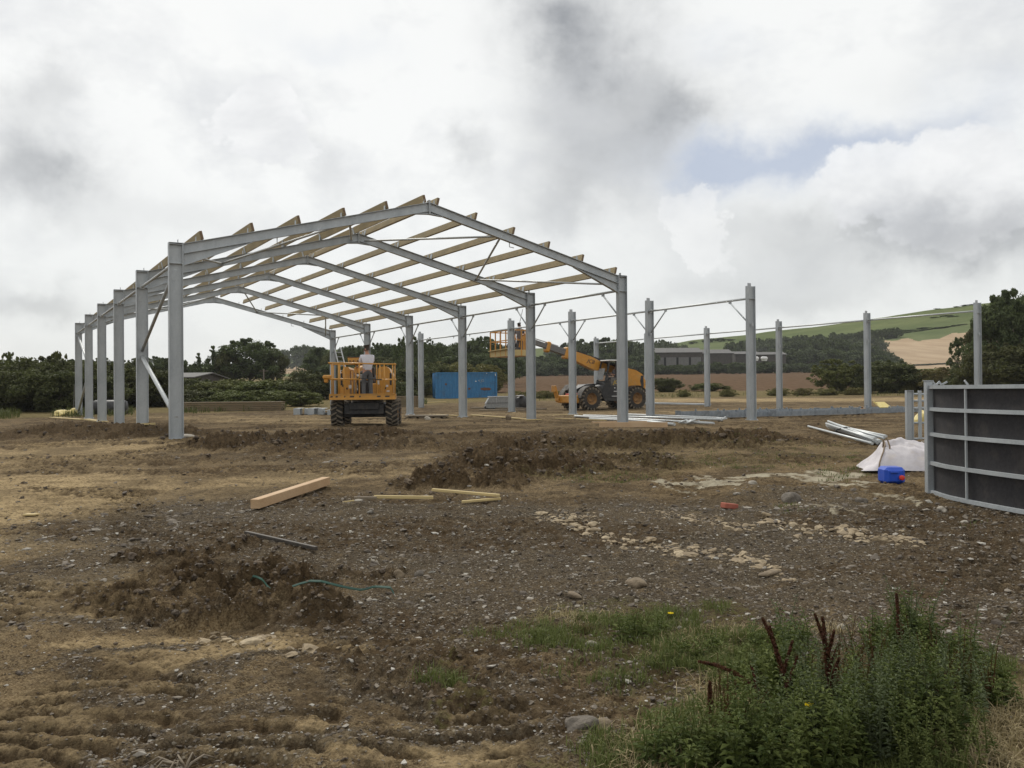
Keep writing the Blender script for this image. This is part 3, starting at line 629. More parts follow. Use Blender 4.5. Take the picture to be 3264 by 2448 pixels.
# hooks left hanging under the rafters
for k, (u, row) in enumerate(((2.6, 0), (W-4.35, 0), (W-2.6, 5))):
    b = MB(); x = u; zz = (zt(u) if u < W/2 else zt(W-u))-.27; b.pipe([(x, 0, zz), (x, 0, zz-.14), (x+.16, 0, zz-.16)], .014, 6); o = b.build('cable_hook', 'galvanised'); o.location = base_pt(0, row); o.rotation_euler = (0, 0, TH)
    tag(o, ['small bent hook under the left rafter of the nearest frame', 'small bent hook under the right rafter of the nearest frame', 'small hook under the right rafter of the farthest frame'][k], 'hook')

# ------------------------------------------------------------------ people
def skin_obj(name, mat, verts, edges, radii, parent, root=0, sub=2, k=1.0):
    me = bpy.data.meshes.new(name); me.from_pydata([Vector(v) for v in verts], edges, []); me.materials.append(MATS[mat])
    o = bpy.data.objects.new(name, me); COL.objects.link(o)
    if parent: o.parent = parent
    bpy.context.view_layer.objects.active = o
    md = o.modifiers.new('skin', 'SKIN'); sv = me.skin_vertices[0].data if me.skin_vertices else None
    for i, r in enumerate(radii):
        rr = (r, r) if isinstance(r, (int, float)) else r
        sv[i].radius = (rr[0]*k, rr[1]*k); sv[i].use_root = (i == root)
    sb = o.modifiers.new('sub', 'SUBSURF'); sb.levels = sb.render_levels = sub; md.use_smooth_shade = True
    # freeze into a plain mesh
    dg = bpy.context.evaluated_depsgraph_get(); m2 = bpy.data.meshes.new_from_object(o.evaluated_get(dg)); o.modifiers.clear(); o.data = m2; m2.name = name
    return o
def person(loc, rotz, label, J, shirt, trousers, hair='hair_dark', group=None):
    """J: joints in local space (x right, y forward, z up)"""
    t = thing('person', label, 'person', loc, rotz, group)
    V = []; E = []; R = []; idx = {}
    def add(n, r, par=None):
        idx[n] = len(V); V.append(J[n]); R.append(r)
        if par: E.append((idx[par], idx[n]))
    add('pelvis', (.15, .11)); add('waist', (.135, .10), 'pelvis'); add('chest', (.165, .115), 'waist'); add('neck0', (.075, .07), 'chest'); add('neck', .058, 'neck0'); add('jaw', (.065, .075), 'neck'); add('head', (.082, .095), 'jaw'); add('crown', (.06, .07), 'head')
    for s in 'LR':
        add('sh'+s, .068, 'chest'); add('el'+s, .045, 'sh'+s); add('wr'+s, .030, 'el'+s); add('pm'+s, (.040, .02), 'wr'+s)
        d = (Vector(J['wr'+s])-Vector(J['el'+s])).normalized(); sd2 = d.cross(Vector((0, 0, 1))).normalized() if abs(d.z) < .95 else Vector((1, 0, 0)); pm = Vector(J['pm'+s]); up = sd2.cross(d)
        for f in range(4):
            J[f'f{f}a'+s] = pm+d*.045+sd2*(f-1.5)*.019; J[f'f{f}b'+s] = pm+d*(.075+.012*(1-abs(f-1.5)/1.5))+sd2*(f-1.5)*.021-up*.03
            add(f'f{f}a'+s, .0095, 'pm'+s); add(f'f{f}b'+s, .008, f'f{f}a'+s)
        J['tha'+s] = pm+sd2*.04+d*.01; J['thb'+s] = pm+sd2*.055+d*.045-up*.02; add('tha'+s, .011, 'pm'+s); add('thb'+s, .009, 'tha'+s)
        add('hp'+s, .085, 'pelvis'); add('kn'+s, .055, 'hp'+s); add('an'+s, .037, 'kn'+s); add('to'+s, .035, 'an'+s)
    skin_obj('body', 'skin', V, E, R, t)
    P = lambda a, b, f: Vector(J[a]).lerp(Vector(J[b]), f)
    # shirt
    V = [J['pelvis'], J['waist'], J['chest'], P('chest', 'neck0', .75)]; E = [(0, 1), (1, 2), (2, 3)]; R = [(.168, .13), (.16, .125), (.185, .135), (.085, .08)]
    V[0] = Vector(J['pelvis'])+Vector((0, 0, -.02))
    for s in 'LR':
        n = len(V); V += [J['sh'+s], P('sh'+s, 'el'+s, .75)]; E += [(2, n), (n, n+1)]; R += [.085, .068]
    skin_obj('shirt', shirt, V, E, R, t, 1)
    V = [Vector(J['pelvis'])+Vector((0, 0, .03)), Vector(J['pelvis'])+Vector((0, 0, -.08))]; E = [(0, 1)]; R = [(.158, .12), (.165, .13)]
    for s in 'LR':
        n = len(V); V += [J['hp'+s], P('hp'+s, 'kn'+s, .5), J['kn'+s], P('kn'+s, 'an'+s, .6), P('kn'+s, 'an'+s, 1.0)]; E += [(1, n), (n, n+1), (n+1, n+2), (n+2, n+3), (n+3, n+4)]; R += [.105, .095, .078, .072, .07]
    skin_obj('trousers', trousers, V, E, R, t, 0)
    for s in 'LR':
        d = Vector(J['to'+s])-Vector(J['an'+s]); V = [Vector(J['an'+s])+Vector((0, 0, .06)), J['an'+s], J['to'+s]]; skin_obj('boot', 'machine_black', V, [(0, 1), (1, 2)], [.055, .055, .05], t, 0, 1)
    f = (Vector(J['face'])).normalized(); h = Vector(J['head'])
    skin_obj('hair', hair, [h-f*.022+Vector((0, 0, -.03)), h-f*.016+Vector((0, 0, .04)), Vector(J['crown'])-f*.008+Vector((0, 0, .008))], [(0, 1), (1, 2)], [(.075, .085), (.088, .098), (.066, .076)], t, 1)
    b = MB(); r_ = f.cross(Vector((0, 0, 1))).normalized(); c = h-Vector((0, 0, .02))
    b.prism([(0, 0), (.028, 0), (0, .045)], -.012, .012); nv = [Vector(v) for v in b.v]; b.v = [tuple(c+f*(.088+v.x)+r_*v.y+Vector((0, 0, v.z-.025))) for v in nv]; b.build('nose', 'skin', t)
    for sx in (-1, 1):
        b = MB(); b.lathe([(0, -.01), (.012, -.006), (.012, .006), (0, .01)], c+f*.085+r_*sx*.032+Vector((0, 0, .02)), f, 8); b.build('eye', 'hair_dark', t)
        b = MB(); b.lathe([(0, -.01), (.026, -.006), (.03, .004), (0, .01)], c+r_*sx*.088-f*.005, r_, 8); b.build('ear', 'skin', t)
    b = MB(); b.box(c+f*.088+Vector((0, 0, -.062)), (.05, .012, .012), Matrix((r_, f, Vector((0, 0, 1)))).transposed()); b.build('mouth', 'red_paint', t)
    return t

# ------------------------------------------------------------------ wheels
def wheel(parent, c, axis, r, w, tyre='rubber', rim='lift_yellow', lugs=20, hub=.52, name='wheel'):
    """wheel as part > tyre, rim sub-parts. axis points outwards"""
    ax = Vector(axis).normalized(); c = Vector(c)
    t = MB(); rr = r*hub
    t.lathe([(rr, -w*.46), (r*.80, -w*.5), (r*.92, -w*.47), (r*.955, -w*.36), (r*.955, w*.36), (r*.92, w*.47), (r*.80, w*.5), (rr, w*.46)], c, ax, 36)
    tb_ = t; t = MB()
    u = Vector((0, 0, 1)); p = ax.cross(u).normalized()
    for k in range(lugs):
        for sd in (-1, 1):
            a = 2*PI*(k+(.5 if sd > 0 else 0))/lugs; rad = p*math.cos(a)+u*math.sin(a); tan = -p*math.sin(a)+u*math.cos(a)
            d = (ax*sd*.9+tan*.5).normalized(); R = Matrix((d, rad.cross(d).normalized()*-1, rad)).transposed()
            t.box(c+rad*r*.965+ax*sd*w*.24+tan*0.02*r, (w*.56, r*.11, r*.13), R)
            t.box(c+rad*r*.90+ax*sd*w*.485+tan*.11*r, (w*.08, r*.11, r*.18), Matrix((ax*sd, tan, rad)).transposed())
    wh = tb_.build(name, 'rubber', parent); t.build('tread', tyre, wh)
    q = MB(); q.lathe([(0, w*.05), (rr*.35, w*.08), (rr*.4, w*.14), (rr*.55, w*.14), (rr*.6, w*.05), (rr*.85, w*.1), (rr*.97, w*.42), (rr*1.04, w*.47)], c, ax, 28)
    q.lathe([(rr*1.0, -w*.4), (rr*.6, -w*.2), (0, -w*.2)], c, ax, 20)
    for k in range(8):
        a = 2*PI*k/8; q.tube(c+(p*math.cos(a)+u*math.sin(a))*rr*.48+ax*w*.13, c+(p*math.cos(a)+u*math.sin(a))*rr*.48+ax*w*.18, .02*r/.5, 6)
    q.build('rim', rim, wh)
    return wh

# ------------------------------------------------------------------ boom lift seen from its basket end
BL = Vector((-5.02, 30.2, 0)); BLR = math.radians(5)
bl = thing('boom_lift', 'yellow articulated boom lift with its basket lowered towards the camera', 'boom lift', BL, BLR)
for sx in (-1, 1):
    wheel(bl, (sx*.92, 0, .45), (sx, 0, 0), .45, .40, 'muddy_rubber', 'lift_yellow', 15)
    wheel(bl, (sx*.92, 2.4, .45), (sx, 0, 0), .45, .40, 'muddy_rubber', 'lift_yellow', 15)
b = MB(); b.box((0, 1.2, .60), (1.35, 3.2, .38), bev=.03); b.box((0, -.42, .70), (1.0, .10, .26), bev=.02); b.box((0, -.1, .42), (1.5, .22, .2), bev=.03); b.box((0, 2.4, .42), (1.5, .22, .2), bev=.03); b.tube((-.35, -.2, .40), (.35, -.2, .40), .07); b.build('chassis', 'machine_black', bl)
b = MB(); b.lathe([(0, 0), (.55, 0), (.55, .12), (0, .12)], (0, 1.2, .80), (0, 0, 1), 28); b.build('slewing_ring', 'steel_dark', bl)
b = MB(); b.box((0, 1.6, 1.0), (1.5, 2.2, .2), bev=.03); b.build('turntable', 'machine_black', bl)
for sx, nm in ((-1, 'engine_cover'), (1, 'tank_cover')):
    ci_ = .56 if sx < 0 else .40
    prof = [(ci_, 1.10), (.90, 1.10), (.93, 1.45), (.90, 1.75), (.80, 1.98), (.70, 2.06), (ci_+.06, 2.05), (ci_, 1.97)]
    b = MB(); b.prism([(sx*u, w) for u, w in prof], .55, 2.7); b.build(nm, 'lift_yellow', bl)
    b = MB(); b.box((sx*.845, .545, 1.62), (.07, .02, .42), bev=.01); b.box((sx*.66, .545, 1.3), (.05, .02, .07), bev=.01); b.split('grille', 'machine_black', bl)
for (x, z, w_, h_, mt) in ((.44, 1.50, .10, .14, 'sticker_white'), (.48, 1.36, .05, .08, 'sticker_black'), (.72, 1.38, .08, .07, 'sticker_white'), (-.55, 1.36, .10, .12, 'sticker_white'), (-.80, 1.40, .05, .08, 'sticker_black'), (.75, 1.20, .10, .05, 'sticker_white')):
    b = MB(); b.box((x, .544, z), (w_, .006, h_)); b.build('sticker', mt, bl)
b = MB(); b.box((0, 1.3, 1.45), (.30, .5, .65), bev=.02); b.box((0, 2.3, 1.62), (.36, .4, .9), bev=.02); b.build('mast', 'machine_black', bl)
b = MB(); b.bar((-.30, 2.4, 2.05), (-.30, .3, 1.92), .18, .2, bev=.02); b.build('boom_arm', 'lift_yellow', bl)
b = MB(); b.bar((.14, 2.5, 1.70), (.14, .7, 1.32), .16, .2, bev=.02); b.box((-.05, .9, 1.3), (.7, .3, .5), bev=.03); b.build('riser', 'machine_black', bl)
b = MB(); b.pipe([(-.2, .2, 1.35), (-.3, .1, 1.55), (-.25, .3, 1.8), (-.1, .6, 1.9)], .02, 6); b.pipe([(-.1, .2, 1.3), (-.2, .0, 1.5), (-.35, .2, 1.75), (-.1, .9, 1.95)], .018, 6); b.pipe([(.25, .4, 1.2), (.3, .2, 1.5), (.2, .3, 1.75)], .022, 6); b.split('hose', 'machine_black', bl)
b = MB(); b.tube((-.42, .0, 1.0), (-.42, .0, 1.9), .035); b.box((.32, .12, 1.28), (.22, .2, .38), bev=.03); b.split('basket_knuckle', 'lift_yellow', bl)
b = MB(); b.box((-.16, .35, 1.66), (.10, .1, .26), bev=.02); b.box((-.30, .30, 1.30), (.06, .1, .22), bev=.02); b.box((.02, .40, 1.78), (.16, .1, .10), bev=.02); b.tube((-.36, .2, 1.1), (-.30, .2, 1.5), .025); b.split('hydraulic_fitting', 'machine_grey', bl)
b = MB(); b.lathe([(0, -.06), (.05, -.04), (.05, .04), (0, .06)], (-.25, .0, 1.73), (0, 1, 0), 10); b.box((-.28, .0, 1.28), (.08, .05, .05)); b.box((-.02, -.02, 1.24), (.06, .05, .05)); b.split('work_light', 'lamp_white', bl)
# basket: x -1.10..1.05, y -.85..-.05
b = MB(); b.box((-.02, -.45, .955), (2.12, .80, .03)); b.build('basket_floor', 'machine_grey', bl)
b = MB()
for yy in (-.86, -.04): b.box((-.02, yy, 1.02), (2.16, .015, .17))
for xx in (-1.10, 1.06): b.box((xx, -.45, 1.02), (.015, .80, .17))
b.box((-.02, -.86, .935), (2.18, .05, .03)); b.box((-.02, -.875, 1.105), (2.17, .03, .025))
tb = b.build('toe_board', 'lift_yellow', bl)
for (x, w_) in ((-1.03, .08), (-.86, .07), (-.60, .04), (-.36, .14), (-.1, .05), (.52, .12), (.80, .15)):
    b = MB(); b.prism([(x-w_/2-.01, 1.0), (x+w_/2-.01, 1.0), (x+w_/2+.01, 1.05), (x-w_/2+.01, 1.05)], -.871, -.868); b.build('slot', 'sticker_black', tb)
R0 = .022
b = MB(); c4 = [(-1.08, -.84), (1.04, -.84), (1.04, -.06), (-1.08, -.06)]
for i in range(4):
    a, c = c4[i], c4[(i+1) % 4]
    if i == 0:
        b.tube((-1.14, -.84, 2.15), (1.10, -.84, 2.09), R0+.004); b.tube((-1.08, -.84, 1.62), (-.12, -.84, 1.60), R0); b.tube((.56, -.84, 1.58), (1.10, -.84, 1.57), R0)
    else: b.tube((*a, 2.12), (*c, 2.12), R0); b.tube((*a, 1.60), (*c, 1.60), R0)
for x in (-1.02, -.80, -.76, -.62, -.12, .56, .70, .98): b.tube((x, -.84, 1.08), (x, -.84, 2.12), R0)
for x in (-1.06, -.3, .4, 1.02): b.tube((x, -.06, 1.08), (x, -.06, 2.12), R0)
b.build('guard_rail', 'lift_yellow', bl)
b = MB(); b.tube((-.12, -.86, 1.63), (.62, -.86, 1.58), .018); b.build('gate_bar', 'machine_black', bl)
b = MB(); b.prism([(-.52, 2.17), (-.06, 2.17), (-.02, 2.34), (-.55, 2.37)], -.40, -.08); b.box((-.28, -.25, 2.15), (.3, .12, .06)); b.build('control_box', 'lift_yellow', bl)
b = MB(); b.box((-.30, -.405, 2.35), (.50, .02, .025))
for x in (-.46, -.34, -.2, -.12): b.tube((x, -.40, 2.22), (x, -.44, 2.22), .025, 8)
b.split('control', 'machine_black', bl)
b = MB(); b.box((-1.18, -.70, 1.68), (.30, .22, .14), bev=.04); b.box((-1.22, -.70, 1.56), (.14, .16, .14), bev=.03); b.build('socket_box', 'machine_yellow', bl)
J = dict(pelvis=(0, 0, .93), waist=(0, 0, 1.08), chest=(0, .01, 1.30), neck0=(0, .02, 1.44), neck=(0, .03, 1.50), jaw=(0, .05, 1.565), head=(-.01, .055, 1.635), crown=(-.01, .05, 1.70), face=(-.7, .7, 0),
         shL=(-.19, .01, 1.37), elL=(-.23, .12, 1.10), wrL=(-.22, .32, 1.04), pmL=(-.22, .40, 1.04), shR=(.19, .01, 1.37), elR=(.20, .12, 1.11), wrR=(.10, .34, 1.02), pmR=(.08, .42, 1.02),
         hpL=(-.09, 0, .86), knL=(-.12, .03, .48), anL=(-.13, -.01, .08), toL=(-.16, .14, .045), hpR=(.09, 0, .86), knR=(.11, .02, .48), anR=(.12, -.03, .08), toR=(.15, .12, .045))
pm_ = Matrix.Rotation(BLR, 3, 'Z') @ Vector((.12, -.50, 0))
person(BL+pm_+Vector((0, 0, .99)), BLR+.35, 'man in white T-shirt and grey trousers standing in the boom lift basket', J, 'shirt_white', 'trousers_grey')

# ------------------------------------------------------------------ telehandler with man basket
TL = Vector((5.42, 52.6, 0)); YAW = PI+math.radians(27)
TLK = 1.09
tl = thing('telehandler', 'yellow and black telehandler with its boom raised towards the left, dusty tyres', 'telehandler', TL, YAW); tl.scale = (TLK,)*3
# local: x forward, y left (near side), z up.  front axle x=+1.45, rear axle x=-1.45
for (x, y) in ((1.45, .95), (1.45, -.95), (-1.45, .95), (-1.45, -.95)):
    wheel(tl, (x, y, .61), (0, 1 if y > 0 else -1, 0), .61, .45, 'muddy_rubber', 'rim_dusty', 18, .5)
    b = MB(); pr = [(.70*math.cos(a), .61+.70*math.sin(a)) for a in np.radians(np.linspace(5, 150, 12))]+[(.67*math.cos(a), .61+.67*math.sin(a)) for a in np.radians(np.linspace(150, 5, 12))]
    b.prism([(x+u, w) for u, w in pr], y-.24, y+.24, 'y'); b.build('mudguard', 'dusty_black' if x > 0 else 'machine_black', tl)
b = MB(); b.box((0, 0, .72), (3.6, 1.0, .5), bev=.04); b.box((1.45, 0, .6), (.25, 1.7, .22)); b.box((-1.45, 0, .6), (.25, 1.7, .22)); b.build('chassis', 'machine_black', tl)
b = MB(); b.prism([(-.78, .48), (.62, .48), (.80, .85), (.72, 1.28), (.45, 1.52), (-.78, 1.52)], .28, 1.13); b.build('side_body', 'machine_black', tl)
b = MB(); b.box((-.05, 1.135, 1.0), (.22, .01, .035)); b.box((-.06, 1.135, .74), (.5, .01, .03)); b.box((.0, 1.135, 1.18), (.07, .01, .05)); b.split('side_marking', 'sticker_white', tl)
b = MB(); b.box((-.12, 1.137, 1.52), (.72, .01, .44), bev=.003); b.build('door_panel', 'dusty_black', tl)
# cab: frame, roof, glass, seat
b = MB(); cx0, cx1 = -.78, .55
for (xa, za, xb, zb) in ((-.78, 1.5, -.74, 2.62), (.62, 1.35, .28, 2.62), (-.1, 1.5, -.12, 2.62)):
    for yy in (.30, 1.10): b.bar((xa, yy, za), (xb, yy, zb), .07, .07)
for yy in (.30, 1.10): b.bar((-.78, yy, 1.52), (.60, yy, 1.52), .08, .10)
for xx in (-.78, .60): b.bar((xx, .3, 1.5), (xx, 1.1, 1.5), .07, .08)
b.build('cab_frame', 'machine_black', tl)
b = MB(); b.box((-.24, .70, 2.65), (1.16, .96, .07), bev=.025); b.build('cab_roof', 'lamp_white', tl)
b = MB(); b.prism([(-.70, 1.56), (-.14, 1.56), (-.15, 2.58), (-.68, 2.58)], 1.085, 1.09); b.build('window', 'cab_glass', tl)
b = MB(); b.box((-.76, .7, 2.08), (.006, .72, .95)); b.build('window', 'cab_glass', tl)
b = MB(); b.box((-.40, .70, 1.62), (.45, .45, .14), bev=.04); b.box((-.60, .70, 1.95), (.12, .45, .6), bev=.04); b.build('seat', 'machine_black', tl)
b = MB(); b.tube((.25, .7, 1.45), (.12, .7, 1.85), .03); b.lathe([(.17, -.015), (.2, 0), (.17, .015), (.15, 0), (.17, -.015)], (.10, .7, 1.88), (-.35, 0, 1), 18); b.build('steering_wheel', 'steel_dark', tl)
b = MB(); b.box((.60, .72, 1.92), (.03, .55, .62), Matrix.Rotation(-.26, 3, 'Y')); 
for k in range(5): b.box((.615, .5+.11*k, 1.92), (.03, .03, .60), Matrix.Rotation(-.26, 3, 'Y'))
b.build('windscreen_guard', 'machine_grey', tl)
b = MB(); b.lathe([(.08, 0), (.085, .05), (.07, .12), (.03, .15), (0, .155)], (-.62, .75, 2.69), (0, 0, 1), 14); b.build('beacon', 'beacon_orange', tl)
# engine pod on the far (right) side, nose, rear counterweight
b = MB(); b.prism([(-1.0, .9), (1.15, .9), (1.25, 1.15), (.95, 1.38), (-1.0, 1.45)], -1.05, -.35); b.build('engine_cover', 'machine_black', tl)
b = MB(); b.prism([(.75, .95), (2.05, .85), (1.95, 1.12), (1.3, 1.38), (.75, 1.42)], -.33, .33); b.build('front_nose', 'machine_black', tl)
b = MB(); b.prism([(-1.15, 1.05), (-2.15, .70), (-2.45, .75), (-2.50, 1.55), (-2.25, 1.95), (-1.85, 2.15), (-1.35, 2.25), (-1.0, 2.05), (-.95, 1.45)], -.46, -.24)
b.prism([(-1.15, 1.05), (-2.15, .70), (-2.45, .75), (-2.50, 1.55), (-2.25, 1.95), (-1.85, 2.15), (-1.35, 2.25), (-1.0, 2.05), (-.95, 1.45)], .24, .46)
b.box((-2.28, 0, 1.10), (.42, .9, .75), bev=.06); b.build('rear_body', 'machine_yellow', tl)
b = MB(); b.prism([(-2.36, 1.25), (-2.22, 1.15), (-2.12, 1.55), (-2.18, 1.85), (-2.34, 1.85)], .461, .468); b.prism([(-1.25, 1.5), (-1.0, 1.5), (-1.08, 1.85)], .461, .468); b.split('grille', 'machine_black', tl)
b = MB(); b.box((-2.42, .40, .72), (.14, .20, .3), bev=.03); b.build('rear_light_box', 'machine_yellow', tl)
b = MB(); b.pipe([(-2.40, .5, 1.4), (-2.55, .8, 1.7), (-2.55, .85, 2.2)], .018, 6); b.box((-2.50, .82, 2.28), (.12, .05, .2), bev=.02); b.build('mirror', 'lamp_white', tl)
# front attachment carried on the axle: yellow headboard with red jaw
b = MB(); b.box((2.20, .0, .60), (.40, 1.7, .42), bev=.04); b.prism([(2.38, .42), (2.46, .42), (2.72, 1.30), (2.66, 1.32)], -.88, -.52); b.box((2.28, -.70, .64), (.5, .36, .30), bev=.03)
b.box((2.70, -.70, 1.16), (.06, .42, .34), bev=.01); b.build('front_stabiliser', 'machine_yellow', tl)
b = MB(); b.box((2.14, .25, .86), (.36, .8, .08), Matrix.Rotation(.12, 3, 'Y'), .02); b.build('jaw_cover', 'red_paint', tl)
b = MB(); b.prism([(1.35, 1.20), (1.95, 1.08), (1.75, 1.34), (1.4, 1.42)], -1.15, -.55); b.build('far_fender_top', 'dusty_black', tl)
# boom: pivot (-2.0, 0, 1.95) rising forward
bp = Vector((-1.95, 0, 1.88)); bd = (Vector((4.95, 0, 3.80))-bp); BLn = bd.length; bd.normalize(); bu = Vector((-bd.z, 0, bd.x))
def onb(f, o=0, y=0): return bp+bd*f+bu*o+Vector((0, y, 0))
b = MB(); Ry = Matrix((bd, Vector((0, 1, 0)), bu)).transposed()
pr = [(-.25, -.22), (.4, -.26), (1.9, -.27), (2.5, -.44), (2.75, -.42), (4.35, -.22), (4.35, .20), (2.9, .21), (2.3, .10), (-.25, .08)]
b.prism(pr, -.20, .20); b.v = [tuple(bp+Ry @ Vector(v)) for v in b.v]; bm_ = b.build('boom', 'machine_yellow', tl)
b = MB(); b.bar(onb(-.2, .27), onb(4.3, .25), .10, .06); b.bar(onb(.4, .16), onb(2.4, .18), .30, .12); b.build('hose_tray', 'machine_black', bm_)
b = MB(); b.bar(onb(4.2), onb(5.75), .30, .34, bev=.02); b.build('inner_boom', 'steel_dark', bm_)
b = MB(); b.bar(onb(5.5), onb(6.9), .22, .26, bev=.02); b.build('inner_boom', 'steel_dark', bm_)
b = MB(); b.bar(onb(5.0, .215), onb(6.9, .19), .14, .025); b.build('wear_strip', 'aluminium', bm_)
for f, s_ in ((4.45, 1.0), (5.62, .9)):
    b = MB(); b.box(onb(f, -.02), (.24, .42*s_, .62*s_), Ry, .05); b.build('collar', 'machine_yellow', bm_)
b = MB(); hd = onb(6.95)
b.prism([(-.35, .26), (.05, .36), (.35, .16), (.42, -.55), (.20, -.62), (-.30, -.28)], -.24, .24); b.v = [tuple(hd+Vector(v)) for v in b.v]; b.build('boom_head', 'machine_yellow', bm_)
b = MB(); b.bar(hd+Vector((-.2, .246, -.12)), hd+Vector((.12, .246, .16)), .008, .05); b.bar(hd+Vector((-.1, .246, -.15)), hd+Vector((.2, .246, -.02)), .008, .04); b.build('linkage', 'machine_black', bm_)
def text_part(name, body, size, mat, parent, M4, shear=.0, ext=.004):
    cu = bpy.data.curves.new(name, 'FONT'); cu.body = body; cu.size = size; cu.extrude = ext; cu.align_x = 'CENTER'; cu.align_y = 'CENTER'; cu.shear = shear
    o = bpy.data.objects.new(name, cu); COL.objects.link(o); bpy.context.view_layer.update(); me = bpy.data.meshes.new_from_object(o.evaluated_get(bpy.context.evaluated_depsgraph_get())); bpy.data.objects.remove(o)
    me.transform(M4); me.materials.clear(); me.materials.append(MATS[mat]); q = bpy.data.objects.new(name, me); COL.objects.link(q); q.parent = parent; return q
# near side faces +y: text x axis = -forward
Mt = Matrix((-Vector(bd), Vector(bu), Vector((0, 1, 0)))).transposed().to_4x4(); Mt.translation = onb(2.95, -.06, .206)
text_part('lettering', 'JCB', .30, 'sticker_black', bm_, Mt, .3)
Mt = Matrix((Vector((-1, 0, 0)), Vector((0, 0, 1)), Vector((0, 1, 0)))).transposed().to_4x4(); Mt.translation = Vector((-.10, 1.143, 1.48))
text_part('lettering', 'JCB', .26, 'sticker_yellow', tl, Mt, .3)
# man basket carried on the boom head (local box)
BK = hd+Vector((.40, 0, -.95)); bx0, bx1, by0, by1 = BK.x, BK.x+1.15, -1.05, 1.35; zf = BK.z+.05
mb_ = thing('x', None, None)
bpy.data.objects.remove(mb_)
b = MB(); b.box(((bx0+bx1)/2, (by0+by1)/2, zf), (bx1-bx0, by1-by0, .04))
fl_ = b.build('man_basket', 'machine_yellow', tl)
b = MB()
for yy in (by0, by1): b.box(((bx0+bx1)/2, yy, zf+.14), (bx1-bx0, .02, .30))
for xx in (bx0, bx1): b.box((xx, (by0+by1)/2, zf+.14), (.02, by1-by0-.025, .30))
b.build('toe_board', 'yellow_timber', fl_)
b = MB()
for zz in (zf+.78, zf+1.28):
    for yy in (by0, by1): b.bar((bx0, yy, zz), (bx1, yy, zz), .05, .05)
    for xx in (bx0, bx1): b.bar((xx, by0, zz), (xx, by1, zz), .05, .05)
for xx in (bx0, bx1):
    for k in range(5): b.bar((xx, by0+(by1-by0)*k/4, zf), (xx, by0+(by1-by0)*k/4, zf+1.28), .05, .05, up=(0, 1, 0))
for yy in (by0, by1): b.bar(((bx0+bx1)/2, yy, zf), ((bx0+bx1)/2, yy, zf+1.28), .05, .05, up=(0, 1, 0))
b.build('guard_rail', 'machine_yellow', fl_)
b = MB(); b.box((bx0+.25, -.35, zf+.45), (.35, .5, .5), bev=.04); b.box((bx0+.3, .5, zf+.30), (.3, .4, .3), bev=.04); b.box((bx1-.25, .9, zf+.62), (.3, .35, .5), bev=.04); b.split('tool_bag', 'plastic_black', fl_)
b = MB(); b.bar((bx1+.06, by0, zf+.30), (bx1+.10, by1+.3, zf+.36), .14, .04); b.build('plank', 'yellow_timber', fl_)
Rz = Matrix.Rotation(YAW, 3, 'Z')
def tlw(v): return TL+Rz @ (Vector(v)*TLK)
J2 = dict(J); J2.update(face=(.3, .9, 0), head=(0, .07, 1.635), elL=(-.30, .10, 1.12), wrL=(-.22, .30, 1.20), pmL=(-.20, .38, 1.22), elR=(.27, .16, 1.12), wrR=(.10, .34, 1.10), pmR=(.06, .40, 1.12))
def in_basket(px):
    best = min(((abs(FPX*p_.x/p_.y+1632-px), u, v) for u in np.linspace(.2, .95, 16) for v in np.linspace(-.8, 1.1, 20) for p_ in [tlw((bx0+u, v, 0))]), key=lambda q: q[0]+abs(q[1]-.55)*4); return bx0+best[1], best[2]
qx, qy = in_basket(1657)
person(tlw((qx, qy, zf+.03)), YAW+PI-.5, 'workman in a grey shirt holding a ladder in the basket of the telehandler', J2, 'shirt_grey', 'trousers_grey')
J3 = dict(J); J3.update(pelvis=(0, 0, .25), waist=(0, 0, .40), chest=(0, .02, .62), neck0=(0, .03, .75), neck=(0, .04, .81), jaw=(0, .06, .875), head=(0, .065, .945), crown=(0, .06, 1.01), face=(0, 1, 0), shL=(-.19, .02, .68), elL=(-.25, .12, .42), wrL=(-.15, .38, .42), pmL=(-.13, .46, .43), shR=(.19, .02, .68), elR=(.25, .12, .42), wrR=(.15, .38, .42), pmR=(.13, .46, .43),
          hpL=(-.09, 0, .20), knL=(-.14, .42, .22), anL=(-.14, .46, -.16), toL=(-.15, .60, -.2), hpR=(.09, 0, .20), knR=(.14, .42, .22), anR=(.14, .46, -.16), toR=(.15, .60, -.2))
person(tlw((-.38, .70, 1.50)), YAW-PI/2, 'driver sitting inside the telehandler cab', J3, 'shirt_grey', 'trousers_grey')
def ladder(a, b2, w, side, lab, n=10, r=.02, mat='aluminium', extra=False):
    a, b2 = Vector(a), Vector(b2); s = Vector(side).normalized()*w/2; m = MB(); o = a.copy()
    for q in (-1, 1): m.bar(a+s*q-o, b2+s*q-o, min(.03, w*.1), min(.07, w*.2), up=tuple(s))
    t = thing('ladder', lab, 'ladder', o); m.split('stile', mat, t)
    m = MB()
    for k in range(1, n): p = a.lerp(b2, k/n); m.tube(p-s-o, p+s-o, r, 6)
    m.split('rung', mat, t); return t
q1, q2 = in_basket(1643); q3, q4 = in_basket(1667)
ladder(tlw((q1, q2, zf+.65)), tlw((q3, q4, zf+2.35)), .36, Rz @ Vector((.5, 1, 0)), 'aluminium ladder slanting up out of the telehandler basket', 9)
pL = base_pt(W, 5); ladder(pL+Vector((1.35, -.6, 0)), pL+Vector((.35, -.3, 3.9)), .38, (1, .3, 0), 'silver ladder leaning on the farthest right column, behind the boom lift', 14, .016)
pL = base_pt(0, 5); ladder(pL+Vector((-.28, .1, .0)), pL+Vector((-.22, .1, 1.7)), .12, (1, .2, 0), 'thin dark rack of rungs standing against the farthest left column', 8, .008, 'steel_dark')

